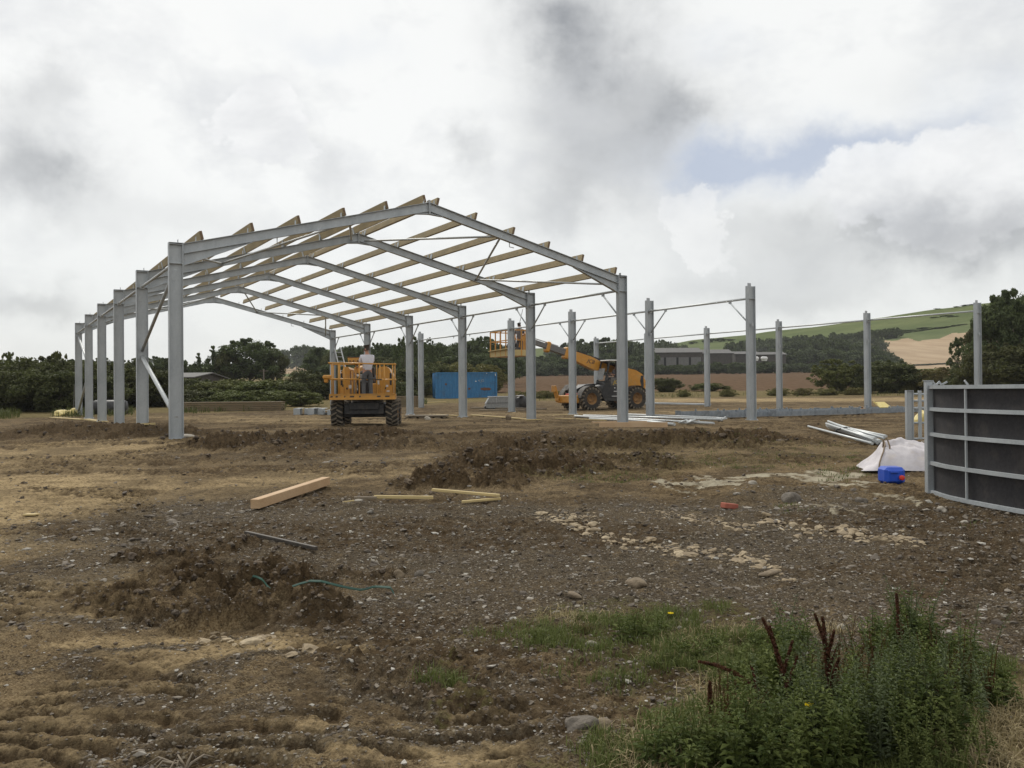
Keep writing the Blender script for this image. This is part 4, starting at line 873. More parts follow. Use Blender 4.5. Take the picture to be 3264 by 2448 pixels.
# ------------------------------------------------------------------ container, timber stacks and site materials
CB = at(1487, 1266, 86); CB.z = float(base_z(np.array([CB.x]), np.array([CB.y]))[0])-.05; CR = math.radians(11)
ct = thing('shipping_container', 'faded blue steel shipping container with rusty patch at the edge of the site', 'container', CB, CR)
Lc, Hc, Wc = 6.06, 2.55, 2.44
def corr(x0, x1, z0, z1, y, n):
    b = MB(); xs = []; st = (x1-x0)/n
    for k in range(n): xs += [(x0+st*k, 0), (x0+st*(k+.32), 0), (x0+st*(k+.5), .035), (x0+st*(k+.82), .035)]
    xs.append((x1, 0)); m = len(xs); vs = [(x, y+d, z0) for x, d in xs]+[(x, y+d, z1) for x, d in xs]; b.add(vs, [(i, i+1, m+i+1, m+i) for i in range(m-1)]); return b
c_ = corr(-Lc/2+.1, Lc/2-.1, .16, Hc-.12, 0, 22); q = corr(-Lc/2+.1, Lc/2-.1, .16, Hc-.12, Wc, 22); c_.add(q.v, q.f)
c_.box((0, Wc/2, Hc-.06), (Lc-.2, Wc, .03)); c_.box((Lc/2-.06, Wc/2, Hc/2), (.04, Wc-.1, Hc-.2)); c_.build('wall', 'container_blue', ct)
b = MB()
for yy in (0, Wc):
    for zz, hh in ((.08, .16), (Hc-.06, .12)): b.box((0, yy, zz), (Lc-.3, .10, hh))
    for xx in (-Lc/2+.08, Lc/2-.08): b.box((xx, yy, Hc/2), (.16, .12, Hc-.02), bev=.01)
b.build('frame', 'container_blue', ct)
b = MB(); b.box((-Lc/2+.03, Wc/2, Hc/2), (.05, Wc-.12, Hc-.25)); 
for k in (.3, .8, 1.6, 2.1): b.tube((-Lc/2-.03, k, .2), (-Lc/2-.03, k, Hc-.15), .025)
b.build('door', 'container_blue', ct)
for (x0, x1, z0, z1, mt) in ((1.35, 2.45, .78, 1.05, 'rust'), (-2.1, -1.9, 1.3, 1.5, 'rust'), (.15, .4, .85, 1.05, 'rust'), (.85, 1.0, 1.62, 1.72, 'sticker_white')):
    b = MB(); n = 14; px_ = [((x0+x1)/2+(x1-x0)/2*math.cos(2*PI*k/n)*(1+.12*math.sin(k*5.3)), (z0+z1)/2+(z1-z0)/2*math.copysign(abs(math.sin(2*PI*k/n))**.6, math.sin(2*PI*k/n))*(1+.15*math.cos(k*3.1))) for k in range(n)]
    b.prism(px_, -.012, -.004); b.build('rust_patch' if mt == 'rust' else 'paint_mark', mt, ct)
Mt = Matrix((Vector((1, 0, 0)), Vector((0, 0, 1)), Vector((0, -1, 0)))).transposed().to_4x4(); Mt.translation = Vector((1.45, -.012, 1.72)); text_part('paint_mark', '4 JG', .34, 'machine_grey', ct, Mt)
b = MB(); b.box((2.85, -.07, 2.3), (.06, .02, .22)); b.box((2.0, -.07, 2.44), (.07, .02, .06)); b.box((2.7, Wc/2, Hc+.03), (.2, .3, .03)); b.split('paint_mark', 'sticker_white', ct)

def stack(c, ang, L, nx, nz, bw, bh, lab, grp, mat='stack_timber', gap=.006):
    m = MB(); m.box((0, 0, 0), (L, bw-gap, bh-gap), bev=.005); o0 = m.build('timber_plank', mat); first = True; Rm = Matrix.Rotation(ang, 3, 'Z')
    for k in range(nz):
        for j in range(nx):
            o = o0 if first else o0.copy()
            if not first: COL.objects.link(o)
            first = False; o.location = Vector(c)+Rm @ Vector((random.uniform(-.05, .05), (j-(nx-1)/2)*bw+random.uniform(-.004, .004), bh*(k+.5)+k*.018+.04)); o.rotation_euler = (0, 0, ang+random.uniform(-.002, .002))
            tag(o, f'{lab}, {ORD[k]} layer, {ORD[j]} from front', 'plank', grp)
    for q in (-.4, 0, .4):
        for k in range(nz):
            if k and q == 0: continue
            m = MB(); m.box((0, 0, 0), (.07, bw*nx, .016 if k else .05)); o = m.build('stack_batten', 'grey_timber'); o.location = Vector(c)+Rm @ Vector((L*q, 0, bh*k+k*.018+.03-(0 if not k else .0)+(.0 if k else -.012))); o.rotation_euler = (0, 0, ang)
            tag(o, f'{"left" if q < 0 else "right" if q > 0 else "middle"} batten under the {ORD[k]} plank layer of the '+grp.split(' of the ')[-1], 'batten', 'battens '+grp.split(' ', 1)[1])
p1 = at(735, 1313, 53); stack((p1.x-.1, 53.4, 0), math.radians(3), 6.2, 5, 6, .22, .085, 'long plank in the stack behind the nearest left column', 'planks of the long stack at the left')
p2 = at(1215, 1292, 59); stack((p2.x+.3, 60, 0), math.radians(2), 4.8, 5, 9, .22, .075, 'plank in the stack behind the boom lift', 'planks of the stack behind the boom lift')
# lying steel: short sections
for k, (px, w_, h_) in enumerate(((955, .34, .34), (985, .30, .30), (1003, .34, .34), (1030, .34, .32), (1060, .9, .26), (1085, .5, .22))):
    p = at(px, 1318, 46.5+.25*(k % 2)); m = MB(); m.ibeam((0, -.6, h_/2), (0, .6, h_/2), h_, w_ if w_ < .5 else .34); m.box((0, -.61, h_/2), (min(w_, .36), .015, h_))
    if w_ > .5: m.box((0, -.3, h_-.03), (w_, .4, .02)); m.box((0, .2, .06), (w_, .3, .1))
    o = m.build('steel_offcut', 'galvanised'); o.location = (p.x, p.y, hz(p.x, p.y)-.01); o.rotation_euler = (0, 0, .1*math.sin(k*2.2))
    tag(o, ['leftmost of the', 'second of the', 'third of the', 'fourth of the', 'low wide fifth of the', 'last and lowest of the'][k]+' short galvanised steel lengths lying left of the boom lift', 'steel section', 'short steel lengths')
# long I-beams laid out on the right, next frames waiting
for k, (xo, yo, L, dz, a_) in enumerate(((W+W2+.6, 1.9, 6.4, 0, .03), (W+W2+7.3, 2.2, 6.8, 0, .015), (W+W2+1.1, 2.9, 6.6, 0, .02), (W+W2+7.9, 3.3, 6.6, 0, -.02), (W+W2+1.6, 4.1, 6.6, 0, .03), (W+W2+8.9, 4.6, 6.2, 0, .02), (W+W2+2.3, 1.1, 4.6, 0, -.03), (W+W2+1.0, 5.2, 6.4, .0, .01), (W+W2+8.2, 4.0, 6.5, .0, -.03))):
    m = MB(); m.ibeam((0, 0, 0), (L, 0, 0), .30, .20, .012, .016, up=(0, 1, 0)); m.box((-.012, 0, .02), (.018, .34, .24)); m.box((L+.012, 0, .0), (.018, .32, .22))
    for u in (.9, 2.2, 3.5, 4.8): m.box((u, -.162, .03), (.12, .02, .10)); m.box((u, -.1, .14), (.012, .10, .10))
    o = m.build('steel_beam', 'galvanised_dull'); p = base_pt(xo, 0)+EY*yo; o.location = (p.x, p.y, max(hz(p.x, p.y), 0)+.13+dz); o.rotation_euler = (0, 0, TH+a_)
    tag(o, ['nearest left', 'nearest right', 'second left', 'second right', 'rear left', 'rear right', 'short foremost', 'rearmost left', 'third right'][k]+' galvanised I-beam of those lying on the ground under the far right posts', 'steel beam', 'galvanised I-beams lying on the ground')
def put(mb, name, mat, p, lab, cat, grp=None, rz=0, dz=0):
    o = mb.build(name, mat); o.location = (p.x, p.y, p.z+dz); o.rotation_euler = (0, 0, rz); return tag(o, lab, cat, grp)
def lay(name, mat, pa, pb, w, h, lab, cat, grp=None, lift=0., tube=False, bev=.004, cap=None, za=0., zb=0.):
    A = GP(*pa); B = GP(*pb); A.z += h/2+lift+za; B.z += h/2+lift+zb; m = MB(); d = B-A
    if tube: m.tube((0, 0, 0), d, h/2, 10)
    else: m.bar((0, 0, 0), d, w, h, bev=bev)
    o = m.build(name, mat); o.location = A; return tag(o, lab, cat, grp)
# bright tubes behind the nearest right column, clamps at their ends
for k, (a, b2) in enumerate((((1832, 1330), (2275, 1352)), ((1860, 1328), (2300, 1347)), ((1990, 1345), (2150, 1358)), ((2000, 1325), (2290, 1340)), ((1880, 1336), (2100, 1350)))):
    lay('steel_pipe', 'galvanised_bright', a, b2, .1, .10, ['nearest long', 'second', 'short foremost', 'rearmost', 'inner'][k]+' shiny galvanised pipe on the ground right of the nearest right column', 'steel pipe', 'shiny pipes lying on the ground', .01, True)
for k, pp in enumerate(((2180, 1350), (2200, 1356), (2296, 1346))):
    p = GP(*pp); m = MB(); m.box((0, 0, .08), (.3, .1, .12), Matrix.Rotation(.5*k, 3, 'X'), .02); m.box((.15, .1, .1), (.1, .25, .08), Matrix.Rotation(.7, 3, 'Y'), .01); m.tube((-.2, -.1, .05), (.1, -.15, .17), .03); m.tube((.1, .1, .04), (.3, -.1, .12), .02)
    put(m, 'pipe_bracket', 'galvanised_bright', p, ['jumbled bright steel brackets lying on the pipes', 'small heap of bright brackets just in front of the pipes', 'bright bracket at the right end of the pipes'][k], 'bracket', None, .4*k)
lay('plank', 'fresh_timber', (1888, 1356), (2060, 1352), .15, .05, 'upper orange plank in front of the nearest right column', 'plank', lift=.07, zb=.03)
lay('plank', 'fresh_timber', (1910, 1363), (2128, 1362), .05, .16, 'lower orange plank on edge in front of the nearest right column', 'plank')
BO = [('plank', 'yellow_timber', (1505, 1325), (1680, 1338), .15, .05, 'pale plank lying behind the second right column'),
      ('plank', 'yellow_timber', (1675, 1343), (1725, 1342), .12, .04, 'short pale board at the foot of the second right column'),
      ('plank', 'yellow_timber', (1770, 1334), (1950, 1340), .10, .03, 'thin pale board between the second middle post and the shiny pipes'),
      ('plank', 'grey_timber', (1500, 1303), (1740, 1305), .3, .08, 'dark weathered plank lying in front of the grey generator'),
      ('plank', 'grey_timber', (1530, 1309), (1690, 1310), .3, .06, 'dark second plank lying nearer than the first by the middle posts'),
      ('plank', 'yellow_timber', (1370, 1320), (1460, 1329), .12, .04, 'pale plank lying left of the third right column'),
      ('plank', 'yellow_timber', (1330, 1286), (1420, 1282), .15, .05, 'pale plank lying in front of the blue container'),
      ('plank', 'yellow_timber', (1765, 1321), (1850, 1323), .10, .02, 'thin board at the foot of the third middle post'),
      ('board', 'yellow_timber', (385, 1369), (478, 1388), .30, .06, 'wide pale board lying by the foot of the second left column'),
      ('board', 'yellow_timber', (303, 1354), (352, 1364), .45, .07, 'short thick board lying on brown soil left of the third left column'),
      ('board', 'yellow_timber', (275, 1338), (335, 1346), .30, .05, 'pale board beside the feet of the far left columns'),
      ('board', 'yellow_timber', (165, 1332), (262, 1338), .25, .04, 'long thin board leading to the farthest left column'),
      ('stick', 'yellow_timber', (497, 1380), (513, 1372), .05, .04, 'short pale stick between the first two left columns'),
      ('plank', 'galvanised', (2060, 1287), (2260, 1292), .4, .10, 'flat grey steel length lying between the far right posts')]
for nm, mt, a, b2, w_, h_, lb in BO: lay(nm, mt, a, b2, w_, h_, lb, nm, lift=.01)
lay('timber_post', 'fresh_timber', (812, 1628), (1040, 1555), .115, .115, 'thick square orange timber lying on the bare earth in the foreground', 'timber post', lift=.02)
lay('metal_bar', 'old_metal_bar', (783, 1716), (1008, 1768), .035, .035, 'dark narrow metal bar lying on the gravel below the orange timber', 'metal bar', lift=.03)
lay('timber_batten', 'yellow_timber', (1192, 1601), (1381, 1600), .045, .04, 'bright yellow batten lying flat, longest of the thin sticks', 'batten', lift=.05)
lay('timber_batten', 'grey_timber', (1130, 1609), (1200, 1604), .045, .03, 'grey batten running on from the left end of the bright yellow batten', 'batten', lift=.03)
lay('timber_batten', 'yellow_timber', (1378, 1590), (1592, 1603), .05, .035, 'dull batten slanting away at the right of the bright yellow batten', 'batten', lift=.06, za=.04)
lay('timber_batten', 'yellow_timber', (1472, 1607), (1596, 1602), .045, .03, 'short batten meeting the dull slanting batten at its right end', 'batten', lift=.02)
lay('wood_chip', 'yellow_timber', (1094, 1612), (1126, 1617), .04, .02, 'tiny pale wood piece left of the grey batten', 'wood piece', lift=.01)
lay('wood_chip', 'yellow_timber', (80, 1640), (118, 1643), .08, .02, 'small pale board scrap on the sandy ground at the far left', 'wood piece', lift=.01)
# boards leaning on the steel pile
for (px, py, w_, h_, rz, rx, mt, lb) in ((2812, 1289, .6, .5, .3, .5, 'bag_yellow', 'yellow and white board scrap resting on the steel beams'), (2762, 1326, .8, .45, .9, .25, 'fresh_timber', 'torn orange board lying in front of the steel beams')):
    p = GP(px, 1322); m = MB(); R = Matrix.Rotation(rz, 3, 'Z') @ Matrix.Rotation(rx, 3, 'X'); m.box((0, 0, .18), (w_, h_, .03), R); m.box((-.2, .1, .24), (w_*.5, h_*.5, .02), R @ Matrix.Rotation(.5, 3, 'Y'))
    d = at(px, py, p.y+2); put(m, 'board_scrap', mt, Vector((d.x, d.y, max(d.z-.2, 0))), lb, 'board')
# bag of hi-vis yellow seen through the small gate
def lump(n=2, seed=0, sq=(1, 1, .7), rough=.25):
    import bmesh as _b
    bm = _b.new(); _b.ops.create_icosphere(bm, subdivisions=n, radius=1); m = MB(); r = random.Random(seed); ph = [(r.uniform(-3, 3), r.uniform(-3, 3), r.uniform(-3, 3), r.uniform(0, 6)) for _ in range(5)]
    vs = []
    for v in bm.verts:
        c = v.co; d = 1+rough*sum(math.sin(c.x*a+c.y*b_+c.z*c2+p) for a, b_, c2, p in ph)/2.2; vs.append((c.x*d*sq[0], c.y*d*sq[1], max(c.z*d*sq[2], -sq[2]*.55)))
    m.add(vs, [tuple(v.index for v in f.verts) for f in bm.faces], False); bm.free(); return m
def place_lump(name, mat, px, py, size, lab, cat, seed=0, sq=(1, 1, .7), n=2, rough=.25, grp=None, sub=None, smooth=False, sink=.3):
    m = lump(n, seed, tuple(size*q for q in sq), rough); p = GP(px, py); m.smooth = [smooth]*len(m.f); return put(m, name, mat, p, lab, cat, grp, seed*1.3, size*sq[2]*(.55-sink*.5))
place_lump('sack', 'bag_yellow', 2940, 1352, .28, 'crumpled yellow sack seen through the small rail gate', 'sack', 3, (.7, .7, 1), 3, .4)
place_lump('sack', 'bag_yellow', 195, 1325, .34, 'left yellow sack lying by the farthest left column', 'sack', 5, (1.1, .8, .6), 3, .4)
place_lump('sack', 'bag_yellow', 226, 1324, .34, 'right yellow sack touching the farthest left column', 'sack', 6, (.9, .8, .8), 3, .4)
# black tank lying behind the left columns
p = at(356, 1322, 49); m = MB(); m.lathe([(0, -.9), (.36, -.88), (.42, -.75), (.42, .75), (.36, .88), (0, .9)], (0, 0, .42), (1, .15, 0), 24); t = thing('plastic_drum', 'black cylindrical drum lying on its side behind the left columns', 'drum', Vector((p.x-.1, p.y, 0))); m.build('shell', 'plastic_black', t); m = MB(); m.box((-.62, -.44, .5), (.2, .04, .26), Matrix.Rotation(-.15, 3, 'X')); m.build('label_patch', 'sticker_white', t)
# grey generator and black plastic heap
p = GP(1595, 1297); t = thing('site_generator', 'low grey site generator with sloping lid and small feet, in front of the blue container', 'generator', Vector((p.x, 54, 0)), .12); t.scale = (.9, .9, .82)
m = MB(); m.prism([(-.92, .14), (.92, .14), (.92, .50), (.72, .98), (-.66, .98), (-.92, .50)], 0, .9); m.build('case', 'machine_grey', t)
m = MB(); m.box((0, .45, 1.0), (1.46, .96, .035), bev=.01); m.box((-.2, -.012, .75), (.02, .02, .4)); m.build('lid_edge', 'aluminium', t)
m = MB(); m.box((0, -.008, .52), (1.7, .012, .03)); m.box((-.92, .45, .16), (.16, .9, .3), bev=.04); m.box((.9, .45, .16), (.16, .9, .3), bev=.04)
for x in (-.35, .05, .4): m.box((x, .2, .07), (.16, .4, .14))
m.split('foot', 'machine_black', t)
place_lump('plastic_sheet', 'plastic_black', 1622, 1299, .62, 'crumpled black and silver plastic heap right of the grey generator', 'plastic heap', 8, (.9, .5, .8), 3, .45)
place_lump('plastic_sheet', 'plastic_white', 1606, 1300, .35, 'crumpled silvery plastic between the generator and the black heap', 'plastic heap', 9, (1, .5, .8), 3, .5)
place_lump('plastic_sheet', 'plastic_black', 1655, 1299, .62, 'black plastic heap with silver edge right of the fourth middle post', 'plastic heap', 10, (.9, .5, .8), 3, .45)
lay('foam_board', 'bag_white', (1650, 1300), (1664, 1299), .3, .05, 'pale foam board lying above the black plastic heap', 'board', lift=.75)
# pallet of pads by the fourth right column
p = GP(1358, 1333); m = MB(); m.box((0, 0, .11), (1.9, .9, .05)); m.box((0, 0, .03), (1.7, .8, .06)); 
for k in range(5): m.box((-.7+.35*k, -.3, .04), (.1, .2, .08))
put(m, 'pallet', 'grey_timber', Vector((p.x, 39, 0)), 'flat grey pallet on the ground between the boom lift and the third right column', 'pallet')
place_lump('rubble_stone', 'stone_white', 1364, 1337, .14, 'pale stone in front of the flat grey pallet', 'stone', 4)
place_lump('rubble_stone', 'stone_tan', 1621, 1339, .16, 'small dark brown lump on the ground left of the second right column', 'stone', 14, (.8, .8, 1.1))

# ------------------------------------------------------------------ gates at the right
def curve_gate():
    pts = [(5.535, 11.7), (5.475, 11.35), (5.452, 11.08), (5.480, 10.67), (5.53, 10.23), (5.62, 9.71), (5.73, 9.3), (5.90, 8.8), (6.15, 8.3)]
    pts = [Vector((x, y, 0)) for x, y in pts]; org = pts[0].copy(); org.z = -.235
    t = thing('cattle_gate', 'curved galvanised cattle race gate sheeted in black rubber at the right edge', 'gate', org)
    P = lambda i, z, o=0: Vector((pts[i].x-org.x-o, pts[i].y-org.y, z))
    H = 1.45
    # post: square hollow section
    m = MB(); m.box((-.02, .02, H/2+.02), (.085, .085, H+.06), bev=.006); m.box((-.02, .02, H+.055), (.10, .10, .01)); m.build('post', 'galvanised', t)
    m = MB(); m.box((.04, -.055, H/2+.01), (.05, .05, H), bev=.004); m.build('stile', 'galvanised', t)
    for zz in (.04, .42, .80, 1.13, H-.03):
        m = MB()
        m.pipe([P(i, zz, .0) for i in range(len(pts))], .028, 4); v = m.v
        m = MB()
        n = len(pts); vs = []
        for i in range(n):
            d = (pts[min(i+1, n-1)]-pts[max(i-1, 0)]).normalized(); s = Vector((d.y, -d.x, 0)); s = -s if s.x > 0 else s   # towards the camera side
            c = P(i, zz)
            vs += [c+s*.028+Vector((0, 0, -.023)), c+s*.028+Vector((0, 0, .023)), c-s*.020+Vector((0, 0, .023)), c-s*.020+Vector((0, 0, -.023))]
        m.add(vs, [(i*4+k, i*4+(k+1) % 4, i*4+4+(k+1) % 4, i*4+4+k) for i in range(n-1) for k in range(4)]+[(0, 1, 2, 3), (4*n-4, 4*n-3, 4*n-2, 4*n-1)]); m.build('rail', 'galvanised', t)
    m = MB(); n = len(pts); z0, z1 = .03, H-.05; vs = [P(i, z, -.022) for i in range(n) for z in (z0, z1)]+[P(i, z, -.030) for i in range(n) for z in (z0, z1)]
    m.add(vs, [(2*i, 2*i+1, 2*i+3, 2*i+2) for i in range(n-1)]+[(2*n+2*i, 2*n+2*i+2, 2*n+2*i+3, 2*n+2*i+1) for i in range(n-1)], True); m.build('rubber_sheet', 'rubber_sheet', t)
    for i in (3, 7):
        m = MB(); m.box(P(i, H/2, .010), (.022, .025, H-.06)); m.build('upright', 'galvanised', t)
    m = MB()
    for (i, dx, l, a) in ((0, .05, .06, .9), (0, .10, .05, -.8), (1, .02, .06, .9), (1, .08, .07, -.5), (3, .0, .07, .9)): m.box(P(i, H+.02, -dx), (l, .012, .022), Matrix.Rotation(a, 3, 'Y'))
    m.split('latch_fitting', 'galvanised', t)
curve_gate()
gp = Vector((8.98, 20.0, 0)); gz = hz(8.98, 20)
t = thing('rail_gate', 'small galvanised tubular rail gate section standing behind the curved sheeted gate', 'gate', Vector((8.98, 20, gz)))
m = MB(); m.ibeam((0, 0, 0), (0, 0, 1.13), .16, .09, up=(1, 0, 0)); m.box((0, 0, 1.135), (.16, .1, .01)); m.build('post', 'galvanised', t)
m = MB(); m.box((.235, 0, .57), (.07, .05, 1.12), bev=.005); m.box((1.9, .4, .57), (.07, .05, 1.12)); m.split('upright', 'galvanised', t)
for zz in (.04, .40, .73, .90, 1.05):
    m = MB(); m.tube((.08, 0, zz), (1.9, .4, zz), .025); m.build('rail', 'galvanised', t)

# ------------------------------------------------------------------ bag, jerrycan, pipe bundle, strap
def bulk_bag():
    nx, ny = 46, 30; A = at(2742, 1520, 14.0); m = MB(); vs = []; o = Vector((6.27, 14.2, hz(6.27, 14.2)-.02))
    for j in range(ny):
        for i in range(nx):
            u = i/(nx-1)*2-1; v = j/(ny-1)*2-1
            x = u*.68+.10*v; y = v*.55
            e = (max(0, 1-abs(u)**4))**.7*(max(0, 1-abs(v)**2.2))**.85
            h = .39*e*float(np.interp(u, [-1, -.75, -.45, -.1, .4, 1], [.25, .42, .92, 1.05, .92, .80])); h *= (1+.22*v)*(1-.10*math.exp(-((v+.1+.2*u)/.16)**2))
            rdg = math.exp(-((u+.50-.18*v)/.10)**2)*.05+math.exp(-((v-.25-.18*math.sin(u*3))/.10)**2)*.06
            h += e*(rdg+.035*float(pn(np.array([u*3.1+v]), np.array([v*3.3]), 9)[0])+.02*float(pn(np.array([u*9]), np.array([v*7+u*3]), 19)[0]))
            vs.append((x*(1+.05*math.sin(v*4)), y*(1+.06*math.sin(u*5)), h))
    m.add(vs, [(j*nx+i, j*nx+i+1, (j+1)*nx+i+1, (j+1)*nx+i) for j in range(ny-1) for i in range(nx-1)], True)
    t = thing('bulk_bag', 'slumped white woven bulk bag with dark seams lying beside the curved gate', 'bulk bag', o, -.12); m.build('fabric', 'bag_white', t)
    hgt = lambda u, v: vs[min(ny-1, max(0, int((v+1)/2*(ny-1))))*nx+min(nx-1, max(0, int((u+1)/2*(nx-1))))]
    m = MB(); m.pipe([Vector(hgt(-.62+.32*k/9+.02, -.9+1.5*k/9))+Vector((0, 0, .012)) for k in range(10)], .011, 6); m.build('seam', 'bag_seam', t)
    m = MB(); q = Vector(hgt(-.42, -.1)); m.pipe([q+Vector((-.04, -.02, 0)), q+Vector((-.05, -.08, .12)), q+Vector((.0, -.08, .16)), q+Vector((.04, -.1, .02)), q+Vector((.02, -.14, -.1))], .013, 6); m.build('lifting_loop', 'bag_seam', t)
bulk_bag()
p = GP(2853, 1534); t = thing('jerrycan', 'blue plastic jerrycan with red cap lying in front of the white bag', 'jerrycan', Vector((p.x, 12.9, hz(p.x, 12.9)-.01)), -.06)
m = MB(); m.box((0, 0, .125), (.29, .34, .245), bev=.04); m.box((0, -.175, .125), (.22, .03, .17), bev=.012); 
m.build('body', 'plastic_blue', t)
m = MB(); m.bar((-.08, -.20, .18), (.03, -.20, .18), .03, .02, bev=.006); m.build('handle', 'plastic_blue', t)
m = MB(); m.lathe([(.0, 0), (.036, 0), (.036, .045), (.028, .05), (0, .05)], (.072, -.185, .105), (0, -1, 0), 16); m.build('cap', 'plastic_red', t)
for k in range(9):
    a = (k-4)/4; A = at(2638+a*6, 1349+abs(a)*3, 25.0+a*.3); B = at(2802+a*22, 1412-a*10-(k % 3)*3, 18.2+a*.35); A.z = hz(A.x, A.y)+.05+(k % 3)*.045+(.10 if k % 2 else 0); B.z = hz(B.x, B.y)+.05+(k % 3)*.05
    if k == 0: A = at(2576, 1352, 26); A.z = hz(A.x, A.y)+.05
    m = MB(); m.tube((0, 0, 0), B-A, .030, 8); o = m.build('steel_tube', 'galvanised_bright'); o.location = A; tag(o, f'pale steel tube, {ORD[k-1]} from the left in the tied bundle by the white bag' if k else 'pale steel tube sticking out farthest left from the tied bundle', 'steel tube', 'steel tubes of the tied bundle')
A = at(2697, 1372, 22); A.z = hz(A.x, A.y)+.1; m = MB(); m.pipe([(-.28, 0, -.06), (-.25, 0, .06), (0, 0, .12), (.25, 0, .06), (.28, 0, -.06)], .018, 6); put(m, 'tie_strap', 'machine_black', A, 'dark tie round the bundle of pale steel tubes', 'strap')
from mathutils import geometry as _g
pts0 = [(799, 1850), (834, 1853), (858, 1872), (898, 1890), (958, 1902), (1023, 1906), (1097, 1902), (1162, 1890), (1197, 1881), (1256, 1884)]
pts = []
for i in range(len(pts0)-1):
    a_, b_, c_2, d_ = (Vector(pts0[max(0, min(len(pts0)-1, i+q))]) for q in (-1, 0, 1, 2))
    for q in range(4): t_ = q/4; v_ = .5*((2*b_)+(c_2-a_)*t_+(2*a_-5*b_+4*c_2-d_)*t_*t_+(3*b_-a_-3*c_2+d_)*t_**3); pts.append(tuple(v_))
pts.append(pts0[-1])
P3 = [GP(*q) for q in pts]; m = MB(); o = P3[0].copy(); mx_ = max(p.z for p in P3[2:]); w_ = .007; vs = []
zs_ = [p.z for p in P3]; zs_ = [max(zs_[max(0, i-4):i+5])+.035 for i in range(len(zs_))]; zs_ = [sum(zs_[max(0, i-3):i+4])/len(zs_[max(0, i-3):i+4]) for i in range(len(zs_))]
for i, p in enumerate(P3): zz = zs_[i] if 0 < i < len(P3)-1 else p.z; vs += [Vector((p.x, p.y, zz))-o+Vector((0, -w_, -.004)), Vector((p.x, p.y, zz))-o+Vector((0, w_, .006)), Vector((p.x, p.y, zz-.003))-o+Vector((0, w_, .004)), Vector((p.x, p.y, zz-.003))-o+Vector((0, -w_, -.006))]
m.add(vs, [(i*4+k, i*4+(k+1) % 4, i*4+4+(k+1) % 4, i*4+4+k) for i in range(len(P3)-1) for k in range(4)], False); put(m, 'plastic_strap', 'strap_green', o, 'green plastic strapping band curving over the soil in the foreground', 'strap')
# notable stones
STN = [('stone_grey', 2520, 1594, .22, (1.15, .8, .75), 'large grey boulder left of the blue jerrycan'), ('stone_tan', 2032, 1868, .115, (1.2, .8, .7), 'tan angular stone in the middle of the dark gravel'),
       ('stone_grey', 1850, 2352, .09, (1.1, .8, .7), 'rounded tan stone at the edge of the weeds near the bottom of the photo'), ('stone_tan', 1920, 2350, .07, (1, .8, .8), 'smaller rounded stone just right of the bottom tan stone'),
       ('stone_white', 1886, 2046, .055, (1, .7, .8), 'pale stone left of the grass, upper one'), ('stone_white', 2680, 2010, .06, (1, .6, .8), 'bright pale stone right of the tall red seed head'),
       ('stone_tan', 1272, 1825, .07, (.9, .7, .9), 'tan upright stone below the thin yellow batten'), ('stone_grey', 1333, 1822, .06, (1, .7, .8), 'grey stone right of the upright tan stone'),
       ('stone_grey', 1490, 1545, .10, (1, .7, 1), 'grey lump standing on the dark soil ridge'), ('stone_white', 597, 1398, .36, (1.1, .8, .3), 'flat white stone at the foot of the nearest left column'),
       ('stone_white', 3005, 1628, .08, (1.2, .8, .7), 'pale stone on the brown soil left of the curved gate'), ('stone_grey', 2745, 1602, .10, (1, .8, .7), 'grey stone in the rubble below the white bag'),
       ('stone_tan', 2455, 1832, .12, (1.5, .9, .35), 'flat clump of pale dry clay on the gravel at the right'), ('stone_tan', 1830, 1900, .07, (1.3, .9, .5), 'small brown clod left of the tan angular stone'),
       ('stone_white', 2400, 1552, .09, (1, .8, .7), 'pale stone in front of the concrete patch'), ('stone_white', 1690, 1905, .045, (1, .8, .6), 'small bright stone in the centre of the gravel')]
for k, (mt, px, py, sz, sq, lb) in enumerate(STN): place_lump('stone', mt, px, py, sz*(.6 if sz > .11 else .72), lb, 'stone', 20+k, sq, 3, .22, sink=.7)
p = GP(2325, 1617); m = MB(); m.box((0, 0, .03), (.20, .10, .065), Matrix.Rotation(.15, 3, 'Y'), .008); put(m, 'brick', 'brick_red', p, 'broken red brick lying in the rubble', 'brick', None, .4)

# ------------------------------------------------------------------ trees and hedges
def leaf_cards(C, rad, n, size, rs, up=.35, flat=.75):
    """C (k,3) clump centres, rad (k,), n leaves per clump -> verts, faces, tint"""
    k = len(C); N = k*n; ci = np.repeat(np.arange(k), n)
    d = rs.normal(size=(N, 3)); d /= np.linalg.norm(d, axis=1)[:, None]; rr = rad[ci]*rs.uniform(.35, 1.08, N)**.6
    P = C[ci]+d*rr[:, None]*np.array([1, 1, flat])
    nrm = d*.7+rs.normal(size=(N, 3))*.6; nrm[:, 2] += up; nrm /= np.linalg.norm(nrm, axis=1)[:, None]
    a = rs.normal(size=(N, 3)); a -= nrm*(a*nrm).sum(1)[:, None]; a /= np.linalg.norm(a, axis=1)[:, None]; b = np.cross(nrm, a)
    s = size*rs.uniform(.55, 1.3, N)[:, None]
    V = np.stack([P-a*s, P-b*s*.55+nrm*s*.12, P+a*s, P+b*s*.55+nrm*s*.12], 1).reshape(-1, 3); F = np.arange(N*4).reshape(-1, 4)
    ct = rs.uniform(0, 1, k); T = np.clip(ct[ci]*.6+rs.uniform(0, .5, N), 0, 1); return V, F, np.repeat(T, 4)
PROTO = {}
